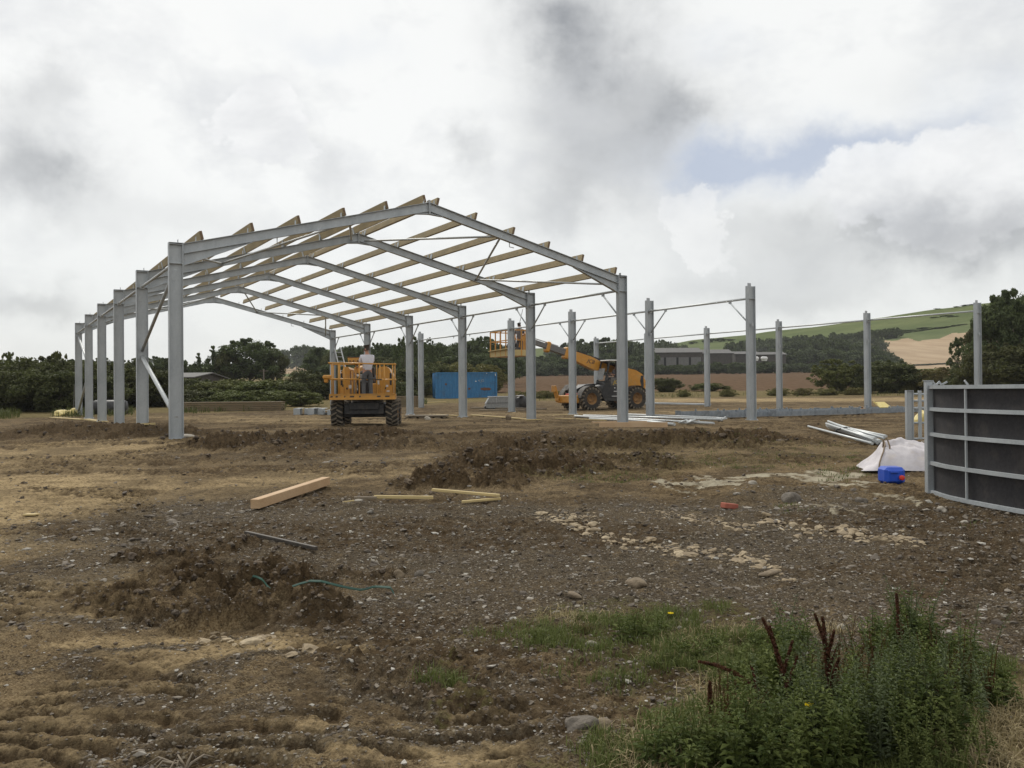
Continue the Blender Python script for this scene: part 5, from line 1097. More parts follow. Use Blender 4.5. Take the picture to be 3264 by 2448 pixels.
def proto(kind, seed, leafmat, nclump=90, nleaf=80, leaf=.030, n_branch=7):
    """unit tree: height 1, half width about .5"""
    rs = np.random.default_rng(seed); C = []; R = []
    while len(C) < nclump:
        u = rs.uniform(-1, 1, 3); q = np.linalg.norm(u)
        if q > 1 or q < rs.uniform(.2, .8): continue
        if kind == 'round': c = (u[0]*.46, u[1]*.46, .56+u[2]*.36); r = rs.uniform(.07, .13)
        elif kind == 'tall': t = (u[2]+1)/2; w = .30*(1-t)**.6+.03; c = (u[0]*w*1.2, u[1]*w*1.2, .12+t*.82); r = rs.uniform(.045, .085)
        elif kind == 'bush': c = (u[0]*.55, u[1]*.5, .46+u[2]*.42); r = rs.uniform(.10, .17)
        elif kind == 'loose':
            c = (u[0]*.5, u[1]*.5, .60+u[2]*.34)
            if (math.sin(c[0]*17+seed)+math.sin(c[2]*19+seed*2)+math.sin(c[1]*15)) < -.3: continue
            r = rs.uniform(.045, .09)
        elif kind == 'wood': c = (u[0]*.5, u[1]*.5, .50+u[2]*.44); r = rs.uniform(.10, .17)
        k = 1+.22*math.sin(3*math.atan2(c[1], c[0])+seed)+.15*math.sin(5*c[2]*3+seed*2); C.append((c[0]*k, c[1]*k, c[2]+.03*math.sin(c[0]*9+seed))); R.append(r)
    for _ in range(nclump//5):      # stray shoots for an uneven outline
        a = rs.uniform(0, 2*PI); e = rs.uniform(.2, 1.4)
        w, h0, hh = {'round': (.50, .56, .40), 'tall': (.16, .55, .45), 'bush': (.58, .46, .48), 'loose': (.52, .60, .40), 'wood': (.52, .5, .48)}[kind]
        C.append((math.cos(a)*math.cos(e)*w, math.sin(a)*math.cos(e)*w, h0+math.sin(e)*hh)); R.append(rs.uniform(.02, .045))
    C = np.array(C); R = np.array(R); V, F, T = leaf_cards(C, R, nleaf, leaf, rs)
    crown = npmesh('crown', V, F, leafmat, {'tint': ('FLOAT', T)})
    m = MB(); th = {'round': .38, 'tall': .5, 'bush': .25, 'loose': .42, 'wood': .4}[kind]
    m.pipe([(0, 0, -.02), (.008, .004, th*.4), (-.01, .006, th), (.01, 0, th+.25)], [.032, .024, .018, .006], 8)
    for k in range(n_branch):
        a = 2*PI*k/n_branch+seed; L = .34 if kind != 'tall' else .15; z0 = th*rs.uniform(.35, 1.0)
        m.pipe([(0, 0, z0), (math.cos(a)*L*.5, math.sin(a)*L*.5, z0+.14), (math.cos(a)*L, math.sin(a)*L, z0+.30)], [.013, .009, .004], 6)
    trunk = m.mesh('trunk', 'bark'); PROTO[(kind, seed, leafmat)] = (crown, trunk); return (crown, trunk)
PR = {'round': proto('round', 1, 'leaf_dark', 120, 130, .021), 'round2': proto('round', 2, 'leaf_hedge', 110, 130, .021), 'tall': proto('tall', 3, 'leaf_dark', 90, 90, .019),
      'bush': proto('bush', 4, 'leaf_hedge', 90, 160, .026), 'bush2': proto('bush', 5, 'leaf_mid', 90, 160, .026), 'bush3': proto('bush', 6, 'leaf_hedge', 80, 160, .028),
      'loose': proto('loose', 7, 'leaf_mid', 90, 60, .026, 9), 'loose2': proto('loose', 12, 'leaf_dark', 80, 60, .028, 9), 'autumn': proto('bush', 8, 'leaf_autumn', 80, 120, .026),
      'wood': proto('wood', 9, 'leaf_far', 70, 70, .045), 'wood2': proto('wood', 10, 'leaf_dark', 70, 70, .045), 'scrub': proto('bush', 11, 'leaf_far', 40, 50, .06)}
HY = lambda px: 1224+FPX*math.tan(PITCH)+(px-1632)*ROLL       # horizon row under a column of the photograph
def tree(kind, px, ytop, dist, wpx, label, cat='tree', group=None, name=None, rot=None):
    az = math.atan2(px-1632, FPX); x = dist*math.tan(az); y = dist; z = float(base_z(np.array([x]), np.array([y]))[0])-.1
    h = max(CAMZ+(HY(px)-ytop)/FPX*dist-z, .8); w = wpx/FPX*dist
    cr, tr = PR[kind]; t = thing(name or ('tree' if cat == 'tree' else 'bush'), label, cat, (x, y, z), random.uniform(0, 6.28) if rot is None else rot, group)
    t.scale = (w, w*random.uniform(.85, 1.1), h/.97)
    for nm, me in (('crown', cr), ('trunk', tr)): nobj(nm, me, t)
    return t
# left hedge, about 55 m away
g1 = 'bushes of the dark hedge at the far left'; l1 = 'dark green bush of the tall hedge at the left edge'
for px, yt, d, w in ((-260, 1150, 57, 260), (-120, 1140, 58, 240), (-10, 1152, 56, 200), (70, 1140, 60, 180), (130, 1132, 57, 190), (205, 1130, 60, 180), (270, 1146, 57, 170), (335, 1150, 62, 160), (30, 1175, 53, 170), (165, 1170, 53, 190), (300, 1185, 55, 180), (400, 1165, 62, 190), (470, 1172, 62, 180), (-200, 1185, 52, 260)):
    tree(random.choice(['bush', 'bush3', 'bush']), px, yt, d, w, l1, 'bush', g1)
tree('loose', 30, 1128, 58, 70, 'thin leafy sapling poking above the hedge at the far left edge', 'tree'); tree('loose', 190, 1126, 59, 70, 'thin leafy top rising from the hedge left of the farthest left column', 'tree')
# dark trees behind the left columns
g2 = 'distant dark trees behind the left columns'; l2 = 'distant dark tree behind the left columns'
for px, yt, w in ((325, 1140, 90), (385, 1148, 80), (440, 1142, 90), (500, 1136, 100), (545, 1142, 80), (580, 1148, 80), (240, 1148, 90)): tree(random.choice(['round', 'wood2', 'round2']), px, yt, 125, w, l2, 'tree', g2)
tree('round', 798, 1080, 120, 205, 'large rounded dark tree, biggest on the left skyline', 'tree'); tree('tall', 678, 1108, 118, 80, 'dark pointed conifer just left of the large rounded tree', 'tree', None, 'conifer_tree'); tree('tall', 632, 1130, 120, 75, 'smaller conifer left of the taller pointed one', 'tree', None, 'conifer_tree')
tree('round2', 720, 1118, 118, 90, 'dark tree filling the foot of the large rounded tree on its left', 'tree'); tree('round2', 872, 1112, 119, 80, 'small dark tree leaning against the right side of the large rounded tree', 'tree')
# olive green shrubs behind the long timber stack
g3 = 'olive green shrubs behind the long timber stack'; l3 = 'olive green shrub in the row behind the long timber stack'
for px, yt, d, w in ((560, 1212, 72, 130), (620, 1202, 70, 140), (690, 1212, 68, 140), (745, 1205, 72, 130), (810, 1212, 68, 150), (870, 1205, 70, 140), (930, 1215, 68, 120), (500, 1215, 70, 130), (440, 1215, 68, 120), (590, 1240, 62, 140), (700, 1240, 62, 150), (850, 1240, 62, 150), (780, 1250, 61, 100), (960, 1245, 62, 120)):
    tree(random.choice(['bush2', 'bush2', 'bush']), px, yt, d, w, l3, 'bush', g3)
tree('bush', 975, 1178, 80, 150, 'dark wide shrub left of the boom lift, taller than the olive row', 'bush'); tree('bush3', 1040, 1190, 82, 130, 'dark shrub directly behind the left side of the boom lift', 'bush')
# woods behind the boom lift
g4 = 'trees of the wood behind the boom lift'; l4 = 'dark tree in the wood behind the boom lift'
for px, yt, d, w in ((1020, 1112, 150, 110), (1060, 1122, 140, 90), (1130, 1102, 150, 110), (1165, 1112, 140, 80), (1205, 1093, 150, 110), (1250, 1104, 140, 100), (1300, 1100, 150, 110), (1345, 1092, 150, 100), (1395, 1098, 145, 110), (1440, 1104, 150, 100), (1490, 1088, 150, 110), (1540, 1077, 148, 120), (1585, 1098, 150, 90),
                     (1090, 1150, 120, 140), (1220, 1140, 125, 150), (1320, 1140, 125, 150), (1420, 1135, 125, 150), (1520, 1125, 128, 150), (1590, 1140, 130, 110), (1625, 1130, 150, 90)):
    tree(random.choice(['round', 'wood2', 'round2', 'round']), px, yt, d, w, l4, 'tree', g4)
tree('loose2', 1290, 1080, 110, 80, 'sparse leafy tree showing sky through its crown, left of the fourth right column', 'tree'); tree('loose2', 1345, 1075, 112, 90, 'sparse tree with gaps behind the last middle post', 'tree')
g5 = 'shrubs around the blue container'; l5 = 'brownish shrub between boom lift and blue container'
for px, yt, d, w in ((1140, 1190, 84, 140), (1220, 1195, 86, 140), (1290, 1170, 90, 140), (1350, 1160, 95, 120), (1255, 1215, 78, 120), (1330, 1205, 90, 110), (1180, 1215, 78, 110), (1385, 1150, 98, 100)): tree(random.choice(['autumn', 'bush']), px, yt, d, w, l5, 'bush', g5)
for px, yt, d, w, lb in ((1420, 1150, 102, 120, 'left'), (1500, 1155, 102, 130, 'middle'), (1560, 1160, 103, 100, 'right')): tree('autumn', px, yt, d, w, f'shrub rising behind the blue container, {lb} one', 'bush')
# woods along the far side of the ploughed field
g6 = 'trees of the wood beyond the ploughed field'; l6 = 'dark tree in the wood beyond the telehandler'
for px, yt, d, w in ((1640, 1118, 285, 70), (1680, 1128, 290, 70), (1725, 1136, 295, 70), (1770, 1126, 290, 70), (1812, 1096, 280, 80), (1850, 1085, 275, 90), (1890, 1092, 280, 80), (1935, 1080, 275, 90), (1980, 1083, 280, 90), (2020, 1090, 280, 80), (2060, 1096, 290, 70), (2105, 1086, 420, 70), (2140, 1092, 430, 60), (2180, 1100, 440, 50),
                     (1830, 1130, 268, 90), (1900, 1125, 268, 100), (1970, 1125, 268, 100), (2040, 1130, 268, 90), (1660, 1150, 275, 90), (1740, 1155, 275, 90), (1600, 1140, 280, 90), (1600, 1118, 290, 60), (1622, 1124, 290, 60), (1645, 1140, 275, 70), (1700, 1150, 275, 70)):
    tree(random.choice(['wood', 'wood2', 'wood2']), px, yt, d, w, l6, 'tree', g6)
# hedge line at the top of the ploughed field
g7 = 'bushes of the hedge along the top of the ploughed field'; l7 = 'bush in the hedge along the far edge of the field'
for px in range(1560, 2620, 26): tree(random.choice(['scrub', 'wood', 'wood2']), px+random.uniform(-6, 6), random.uniform(1150, 1166), 262+random.uniform(-5, 8), random.uniform(42, 60), l7, 'bush', g7)
# round wood right of the barns
g8 = 'trees of the rounded wood right of the farm barns'; l8 = 'dark tree in the rounded wood right of the barns'
for px, yt, d, w in ((2330, 1092, 400, 50), (2362, 1090, 400, 60), (2500, 1092, 330, 70), (2545, 1085, 330, 80), (2590, 1081, 335, 80), (2640, 1080, 335, 90), (2690, 1085, 330, 80), (2740, 1092, 330, 80), (2785, 1104, 330, 70), (2825, 1120, 330, 60), (2855, 1138, 330, 50),
                     (2520, 1115, 310, 80), (2580, 1110, 308, 90), (2650, 1112, 308, 90), (2720, 1118, 308, 90), (2790, 1132, 308, 80), (2460, 1120, 330, 60), (2840, 1150, 306, 60)): tree(random.choice(['wood', 'wood2', 'wood2']), px, yt, d, w, l8, 'tree', g8)
# scrub on the hillside
g9 = 'scrub bushes on the green hillside'; l9 = 'dark scrub bush on the green hillside'
for px, yt, d, w in [(2380+i*19+random.uniform(-8, 8), 1084-i*1.45+random.uniform(-5, 5), 660, random.uniform(34, 50)) for i in range(26)]+[(2400+i*24+random.uniform(-8, 8), 1096-i*1.3+random.uniform(-5, 5), 560, random.uniform(40, 55)) for i in range(18)]+[*[(2690+i*20+random.uniform(-4, 4), 1083+random.uniform(-3, 2), 700, 30) for i in range(20)], *[(2740+i*26, 1164+random.uniform(-4, 3), 440, 40) for i in range(20)], (2900, 1068, 720, 50), (2950, 1070, 720, 50), (3000, 1075, 700, 50),
                     (2990, 1036, 900, 22), (3052, 1024, 900, 26), (3080, 1018, 900, 30), (3100, 1020, 900, 40), (2985, 1056, 800, 34), (3020, 1058, 800, 40), (3040, 1065, 780, 34), (2890, 1015, 1080, 14), (2835, 1022, 1080, 10), (2676, 1043, 1080, 10), (2300, 1076, 900, 30), (2270, 1078, 900, 28), (2330, 1080, 900, 30), (2250, 1082, 900, 26), (2210, 1088, 900, 24)]:
    tree('scrub', px, yt, d, w, l9, 'bush', g9)
for px, yt, d, w in ((945, 1103, 600, 50), (970, 1100, 600, 50), (1000, 1104, 600, 50), (1025, 1108, 600, 40), (905, 1115, 600, 40), (1100, 1105, 620, 50), (1160, 1103, 620, 60), (1240, 1097, 620, 60), (1400, 1093, 640, 60), (1460, 1093, 640, 60), (1620, 1100, 640, 50), (1760, 1108, 640, 50)):
    tree('wood', px, yt, d, w, 'far tree on the low hill behind the gabled frames', 'tree', 'far trees on the low hill behind the frames')
# bushes in the field edge, right
tree('loose', 2672, 1148, 86, 160, 'spreading yellowish green bush tree with visible branches, at the edge of the ploughed field', 'tree', None, 'tree'); tree('bush2', 2668, 1162, 87, 120, 'yellowish green bush filling the foot of the spreading tree', 'bush')
tree('bush', 2835, 1147, 84, 175, 'wide dark bush right of the second far right post', 'bush'); tree('bush3', 2760, 1190, 84, 110, 'dark bush standing behind the second far right post', 'bush')
tree('bush', 2122, 1203, 96, 90, 'small rounded dark bush at the field edge right of the second middle post', 'bush'); tree('bush2', 2257, 1220, 97, 105, 'low green bush behind the fourth far right post', 'bush')
for px, yt, d, w in ((1735, 1250, 80, 60), (1690, 1256, 82, 50), (1780, 1258, 80, 50), (2320, 1262, 80, 50), (2480, 1256, 82, 70), (2560, 1255, 82, 70), (2640, 1252, 80, 80), (2720, 1254, 79, 70), (1650, 1262, 80, 40), (2180, 1262, 80, 40), (2900, 1250, 82, 60)): tree('autumn', px, yt, d, w, 'low weedy bush at the near edge of the ploughed field', 'bush', 'low bushes at the near edge of the field')
# big trees at the right edge
for px, yt, d, w, lb, k in ((3235, 925, 70, 230, 'tallest dark tree at the right edge of the photo', 'round'), (3330, 960, 72, 230, 'dark tree half cut off by the right edge of the photo', 'round'), (3170, 985, 74, 150, 'dark tree on the left flank of the tallest right edge tree', 'round2'),
                         (3075, 1078, 78, 115, 'ragged open tree with bare trunk left of the front far right post', 'loose2'), (3200, 1090, 68, 200, 'dark lower tree under the tall right edge trees', 'bush'), (3290, 1110, 66, 180, 'dark bush above the curved gate at the right edge', 'bush3'), (3120, 1130, 70, 120, 'dark bush just behind the front far right post', 'bush')): tree(k, px, yt, d, w, lb, 'tree' if k not in ('bush', 'bush3') else 'bush')
for px, yt, d, w in ((2950, 1175, 82, 110), (3010, 1168, 80, 120), (3080, 1170, 76, 120), (3150, 1165, 74, 130), (3230, 1170, 70, 150), (3320, 1165, 70, 150), (2900, 1190, 86, 90)): tree(random.choice(['autumn', 'bush']), px, yt, d, w, 'brown green bush in the low hedge behind the curved gate', 'bush', 'bushes of the low hedge behind the curved gate')

# ------------------------------------------------------------------ farm buildings, pole, caravan
def barn(px0, px1, yr, ye, yb, dist, label, depth=14, wallm='barn_wall', lower=True, bays=5, rot=0.0):
    a = at(px0, yb, dist); b2 = at(px1, yb, dist); L = (b2-a).length; zb = float(base_z(np.array([a.x]), np.array([a.y]))[0]); zb = min(zb, a.z)
    hr = at(px0, yr, dist).z-zb; he = at(px0, ye, dist).z-zb
    t = thing('barn', label, 'barn', Vector(((a.x+b2.x)/2, a.y, zb)), rot)
    lo = (at(px0, yb-14, dist).z-zb)
    m = MB(); m.prism([(0, lo if lower else 0), (0, he), (depth/2, hr-.1), (depth, he), (depth, lo if lower else 0)], -L/2, L/2, 'x'); m.build('wall', wallm, t)
    if lower:
        for k in range(bays): m = MB(); m.box((-L/2+L*(k+.5)/bays, .02, lo/2), (L/bays*.82, .15, lo)); m.build('wall_panel', 'pale_block', t)
        m = MB(); m.box((0, .8, lo/2), (L, .3, lo)); m.build('interior_shade', 'interior_shade_black', t)  # near-black slab standing in for the shade inside the barn
    for s in (0, 1):
        m = MB(); y0, z0 = (-.5, he-.15) if s == 0 else (depth+.5, he-.15); R = [(y0, z0), (depth/2, hr+.05), (depth/2, hr+.17), (y0, z0+.12)]; m.prism(R, -L/2-.4, L/2+.4, 'x'); m.build('roof', 'roof_sheet', t)
    return t
barn(2040, 2239, 1108, 1124, 1154, 300, 'long dark farm barn with a grey roof and pale block wall beyond the field', 16)
barn(2241, 2335, 1113, 1126, 1150, 310, 'second dark barn, joined to the right end of the long barn', 14, lower=False); barn(2345, 2420, 1120, 1128, 1150, 320, 'low dark shed right of the second barn', 10, lower=False); barn(2405, 2505, 1122, 1130, 1150, 300, 'open fronted low shed beside the rounded wood', 10, lower=False)
for px, lb in ((2408, 'left white tank or trailer in front of the open shed'), (2436, 'right white tank in front of the open shed')):
    p = at(px, 1150, 296); m = MB(); m.lathe([(0, -1.2), (.5, -1.1), (.65, -.8), (.65, .8), (.5, 1.1), (0, 1.2)], (0, 0, .8), (1, .5, 0), 18); m.box((0, 0, .15), (1.6, .9, .3)); put(m, 'storage_tank', 'plastic_white', Vector((p.x, p.y, p.z)), lb, 'tank')
barn(455, 612, 1190, 1202, 1235, 100, 'low barn with a brown grey roof showing behind the first left columns', 12, lower=False)
p = at(404, 1230, 64); m = MB(); m.box((0, 0, .55), (.75, .5, 1.1), bev=.05); m.box((.1, -.26, .5), (.25, .03, .3)); t = thing('water_tank', 'small pale tank standing among the bushes between the left columns', 'tank', Vector((p.x, 56.5, .3))); m.build('body', 'pale_block', t); m = MB(); m.lathe([(0, 0), (.2, 0), (.2, .08), (0, .1)], (0, 0, 1.1), (0, 0, 1), 14); m.build('lid', 'machine_grey', t)
p = at(841, 1235, 95); t = thing('utility_pole', 'thin wooden utility pole in front of the large rounded dark tree', 'pole', Vector((p.x, p.y, .6))); m = MB(); m.tube((0, 0, 0), (0, 0, 3.1), .09, 8, .07); m.build('pole', 'bark', t); m = MB(); m.box((0, 0, 2.9), (1.0, .08, .08)); m.build('crossarm', 'bark', t)

# ------------------------------------------------------------------ loose stones, clods, grass, weeds
def gxy(px, py):
    """vectorised pixel -> base ground point"""
    u = px-1632.; v = py-1224.; c, s = math.cos(ROLL), math.sin(ROLL); u0 = u*c+v*s; v0 = -u*s+v*c; cp, sp = math.cos(PITCH), math.sin(PITCH)
    dx, dy, dz = u0, FPX*cp+v0*sp, FPX*sp-v0*cp; t = (CAMZ+.15)/-dz
    for _ in range(25): t = .5*t+.5*(CAMZ-base_z(dx*t, dy*t))/-dz
    return dx*t, dy*t
import bmesh
def ico(n):
    bm = bmesh.new(); bmesh.ops.create_icosphere(bm, subdivisions=n, radius=1); V = np.array([v.co[:] for v in bm.verts]); F = np.array([[v.index for v in f.verts] for f in bm.faces]); bm.free(); return V, F
def scatter(name, x, y, size, sub, mat, label, cat, rs, jit=.18, sq=(1, .75, .5), tint=None, sink=.25):
    z = height(x, y); V0, F0 = ico(sub); n = len(x); k = len(V0)
    sc = rs.uniform(.7, 1.3, (n, 3))*np.array(sq); V = V0[None]*(1+rs.normal(0, jit, (n, k, 1)))*sc[:, None, :]
    a = rs.uniform(0, 2*PI, n); b = rs.normal(0, .35, n); ca, sa, cb, sb = np.cos(a), np.sin(a), np.cos(b), np.sin(b)
    X = V[..., 0]; Y = V[..., 1]*cb[:, None]-V[..., 2]*sb[:, None]; Z = V[..., 1]*sb[:, None]+V[..., 2]*cb[:, None]
    X, Y = X*ca[:, None]-Y*sa[:, None], X*sa[:, None]+Y*ca[:, None]; s = size[:, None]
    P = np.stack([X*s+x[:, None], Y*s+y[:, None], Z*s+z[:, None]+s*sq[2]*sink], -1).reshape(-1, 3); F = (F0[None]+(np.arange(n)*k)[:, None, None]).reshape(-1, 3)
    t = np.repeat(rs.uniform(0, 1, n) if tint is None else tint, k); o = nobj(name, npmesh(name, P, F, mat, {'tint': ('FLOAT', t)})); tag(o, label, cat, None, 'stuff'); return o
def ramp_mat(name, stops, rough=.9, sc=30):
    m, nt, b = new_mat(name); a = nt.nodes.new('ShaderNodeAttribute'); a.attribute_name = 'tint'; r = nt.nodes.new('ShaderNodeValToRGB'); nt.links.new(a.outputs['Fac'], r.inputs[0]); e = r.color_ramp.elements
    e[0].position, e[0].color = stops[0][0], (*stops[0][1], 1); e[1].position, e[1].color = stops[-1][0], (*stops[-1][1], 1)
    for p_, c_2 in stops[1:-1]: q = e.new(p_); q.color = (*c_2, 1)
    n = nz(nt, sc, 5, .7); nt.links.new(mix(nt, rng(nt, n, .35, .65, 0, .5), r.outputs[0], (.09, .07, .05)), b.inputs['Base Color']); b.inputs['Roughness'].default_value = rough; bump(nt, b, n, .5, .01)
ramp_mat('gravel_stone', [(0, (.07, .056, .043)), (.45, (.15, .125, .098)), (.8, (.25, .215, .17)), (.93, (.38, .35, .30)), (1, (.60, .58, .52))])
ramp_mat('clod_soil', [(0, (.045, .032, .021)), (.6, (.095, .068, .044)), (1, (.19, .142, .092))])
ramp_mat('clay_lump', [(0, (.25, .19, .115)), (.6, (.36, .28, .175)), (1, (.46, .37, .24))])
rs = np.random.default_rng(3)
px = rs.uniform(-150, 3420, 100000); py = 1370+1160*rs.uniform(0, 1, 100000)**1.15; x, y = gxy(px, py); mk = masks(x, y)
w = .08+.75*np.clip(mk['grav'], 0, 1)+.1*mk['clod']; w *= np.clip(1-.7*mk['conc'], 0, 1)*np.where(mk['sand'] > .5, .6, 1); keep = rs.uniform(0, 1, len(x)) < w; x, y = x[keep], y[keep]; r = np.hypot(x, y)
scatter('gravel', x, y, np.clip(rs.lognormal(-5.15, .62, len(x)), .003, .028)*np.clip(r/6, .8, 2.2), 1, 'gravel_stone', 'loose grey and chalky gravel over the dark hardcore', 'gravel', rs, .28, (1, .7, .4), None, .1)
px = rs.uniform(-150, 3420, 60000); py = 1330+1050*rs.uniform(0, 1, 60000)**1.6; x, y = gxy(px, py); mk = masks(x, y); keep = rs.uniform(0, 1, len(x)) < (mk['clod']**2*.55+.02+.12*ss((fbm(x/3.2, y/2.0, 4, 91)-.05)/.3)); x, y = x[keep], y[keep]; r = np.hypot(x, y)
scatter('soil_clods', x, y, np.clip(rs.lognormal(-4.3, .5, len(x)), .005, .036)*np.clip(r/8, .5, 2.0)*np.where(mk['clod'][keep] > .3, 1.1, .7), 2, 'clod_soil', 'dark lumps of dug up soil along the spoil ridges', 'soil', rs, .22, (1, .8, .65), None, .0)
P_ = []
for (x0, y0, x1, y1, n_, wd_) in ((1725, 1650, 1880, 1690, 90, 10), (1850, 1690, 2200, 1768, 150, 9), (2150, 1740, 2440, 1790, 90, 12), (2060, 1635, 2420, 1680, 110, 10), (2420, 1660, 2780, 1722, 170, 12), (2640, 1690, 2920, 1745, 90, 10), (1740, 1640, 1900, 1650, 40, 6), (2420, 1800, 2500, 1845, 50, 10), (640, 2020, 1040, 2060, 50, 20)):
    t_ = rs.uniform(0, 1, n_); P_.append(np.stack([x0+(x1-x0)*t_+rs.normal(0, 14, n_), y0+(y1-y0)*t_+rs.normal(0, wd_, n_)], 1))
P_ = np.concatenate(P_); x, y = gxy(P_[:, 0], P_[:, 1]); scatter('clay_lumps', x, y, np.clip(rs.lognormal(-3.95, .6, len(x)), .008, .065), 2, 'clay_lump', 'pale dried clay lumps dropped along the tyre tracks', 'clay', rs, .16, (1.1, .85, .40), None, .0)

def blades(name, x, y, h, w, mat, label, cat, rs, lean=.5, z=None, parent=None):
    n = len(x); z = height(x, y)-.005 if z is None else z; a = rs.uniform(0, 2*PI, n); d = np.stack([np.cos(a), np.sin(a)], 1); q = np.stack([-np.sin(a), np.cos(a)], 1); L = h*rs.uniform(.5, 1.2, n); b = rs.uniform(.1, 1, n)*lean
    V = np.zeros((n, 5, 3)); ww = w*rs.uniform(.6, 1.3, n)
    for i, (t, k) in enumerate(((0, -1), (0, 1), (.6, .75), (.6, -.75))):
        V[:, i, :2] = np.stack([x, y], 1)+d*(L*b*t*t)[:, None]+q*(k*ww)[:, None]; V[:, i, 2] = z+L*t*(1-.25*b)
    V[:, 4, :2] = np.stack([x, y], 1)+d*(L*b)[:, None]; V[:, 4, 2] = z+L*(1-.55*b)
    o4 = (np.arange(n)*5)[:, None]; F = np.concatenate([o4+np.array([[0, 1, 2, 3]]), o4+np.array([[3, 2, 4, 4]])]); 
    F3 = np.concatenate([o4+np.array([[0, 1, 2]]), o4+np.array([[0, 2, 3]]), o4+np.array([[3, 2, 4]])]); T = np.repeat(rs.uniform(0, 1, n), 5)
    o = nobj(name, npmesh(name, V.reshape(-1, 3), F3, mat, {'tint': ('FLOAT', T)}), parent)
    if label: tag(o, label, cat, None, 'stuff')
    return o
def tufts(regs, per, rad):
    X, Y = [], []
    for (x0, y0, x1, y1, n) in regs:
        px = rs.uniform(x0, x1, n); py = rs.uniform(y0, y1, n); e = ((px-(x0+x1)/2)/((x1-x0)/2))**2+((py-(y0+y1)/2)/((y1-y0)/2))**2; k = e < rs.uniform(.5, 1.2, n); a, b = gxy(px[k], py[k])
        X.append(np.repeat(a, per)+rs.normal(0, rad, len(a)*per)); Y.append(np.repeat(b, per)+rs.normal(0, rad, len(b)*per))
    return np.concatenate(X), np.concatenate(Y)
x, y = tufts([(1690, 1960, 2080, 2080, 80), (1980, 1950, 2240, 2040, 80), (2030, 2020, 2560, 2150, 300), (1500, 1980, 1800, 2060, 20), (1760, 2060, 2100, 2200, 30), (2200, 2080, 2480, 2160, 90), (2250, 2120, 2650, 2260, 150), (1650, 2000, 1830, 2080, 30), (2050, 2250, 2500, 2448, 190), (2150, 2380, 3100, 2560, 420), (2900, 2080, 3230, 2260, 120), (1340, 2170, 1490, 2200, 22), (2300, 2180, 3100, 2400, 300), (1800, 1960, 1960, 2010, 15), (2140, 1930, 2330, 1980, 12), (1850, 2380, 2150, 2500, 60)], 26, .035)
blades('grass', x, y, .085, .0022, 'grass_blade', 'short green grass around the weeds at the lower right', 'grass', rs, .9)
x, y = tufts([(2050, 2000, 2500, 2120, 60), (2200, 2150, 2500, 2330, 60), (2900, 2220, 3300, 2480, 190), (1950, 2360, 2500, 2540, 160), (1700, 1950, 2000, 2000, 14), (2600, 1990, 2760, 2060, 12)], 18, .06)
blades('dry_grass', x, y, .10, .0022, 'grass_dry', 'straw coloured dry grass among the weeds and in the lower right corner', 'grass', rs, 1.6)
x, y = tufts([(1780, 1500, 2120, 1550, 60), (2100, 1440, 2680, 1500, 90), (2580, 1480, 2780, 1530, 40), (2160, 1395, 2700, 1440, 50), (2690, 1440, 2760, 1520, 16), (2450, 1600, 2600, 1640, 8), (3080, 1660, 3110, 1690, 3)], 14, .05)
blades('sparse_grass', x, y, .06, .004, 'grass_blade', 'thin green grass growing on the bare ground by the concrete', 'grass', rs, .8)
# rough verge at the edge of the site
n = 16000; az = rs.uniform(-.62, .62, n); az = az[rs.uniform(0, 1, n) < np.clip(1.0-.85*ss((az+.12)/.1), 0, 1)*ss((fbm(az*40, az*0+1.5, 2, 7)+.25)/.4)]; n = len(az); edge = np.interp(az, [math.atan2(q-1632, FPX) for q in (-600, 200, 1000, 1500, 2000, 3600)], [46, 50, 56, 68, 78, 82]); r = edge+rs.uniform(0, 1, n)**.8*9
keep = (np.abs(az-math.atan2(1487-1632, FPX)) > .045) | (r > 90); az, r = az[keep], r[keep]
blades('verge_grass', r*np.sin(az), r*np.cos(az), .45, .022, 'verge_leaf', 'rough verge grass and weeds along the edge of the site', 'grass', rs, .7)
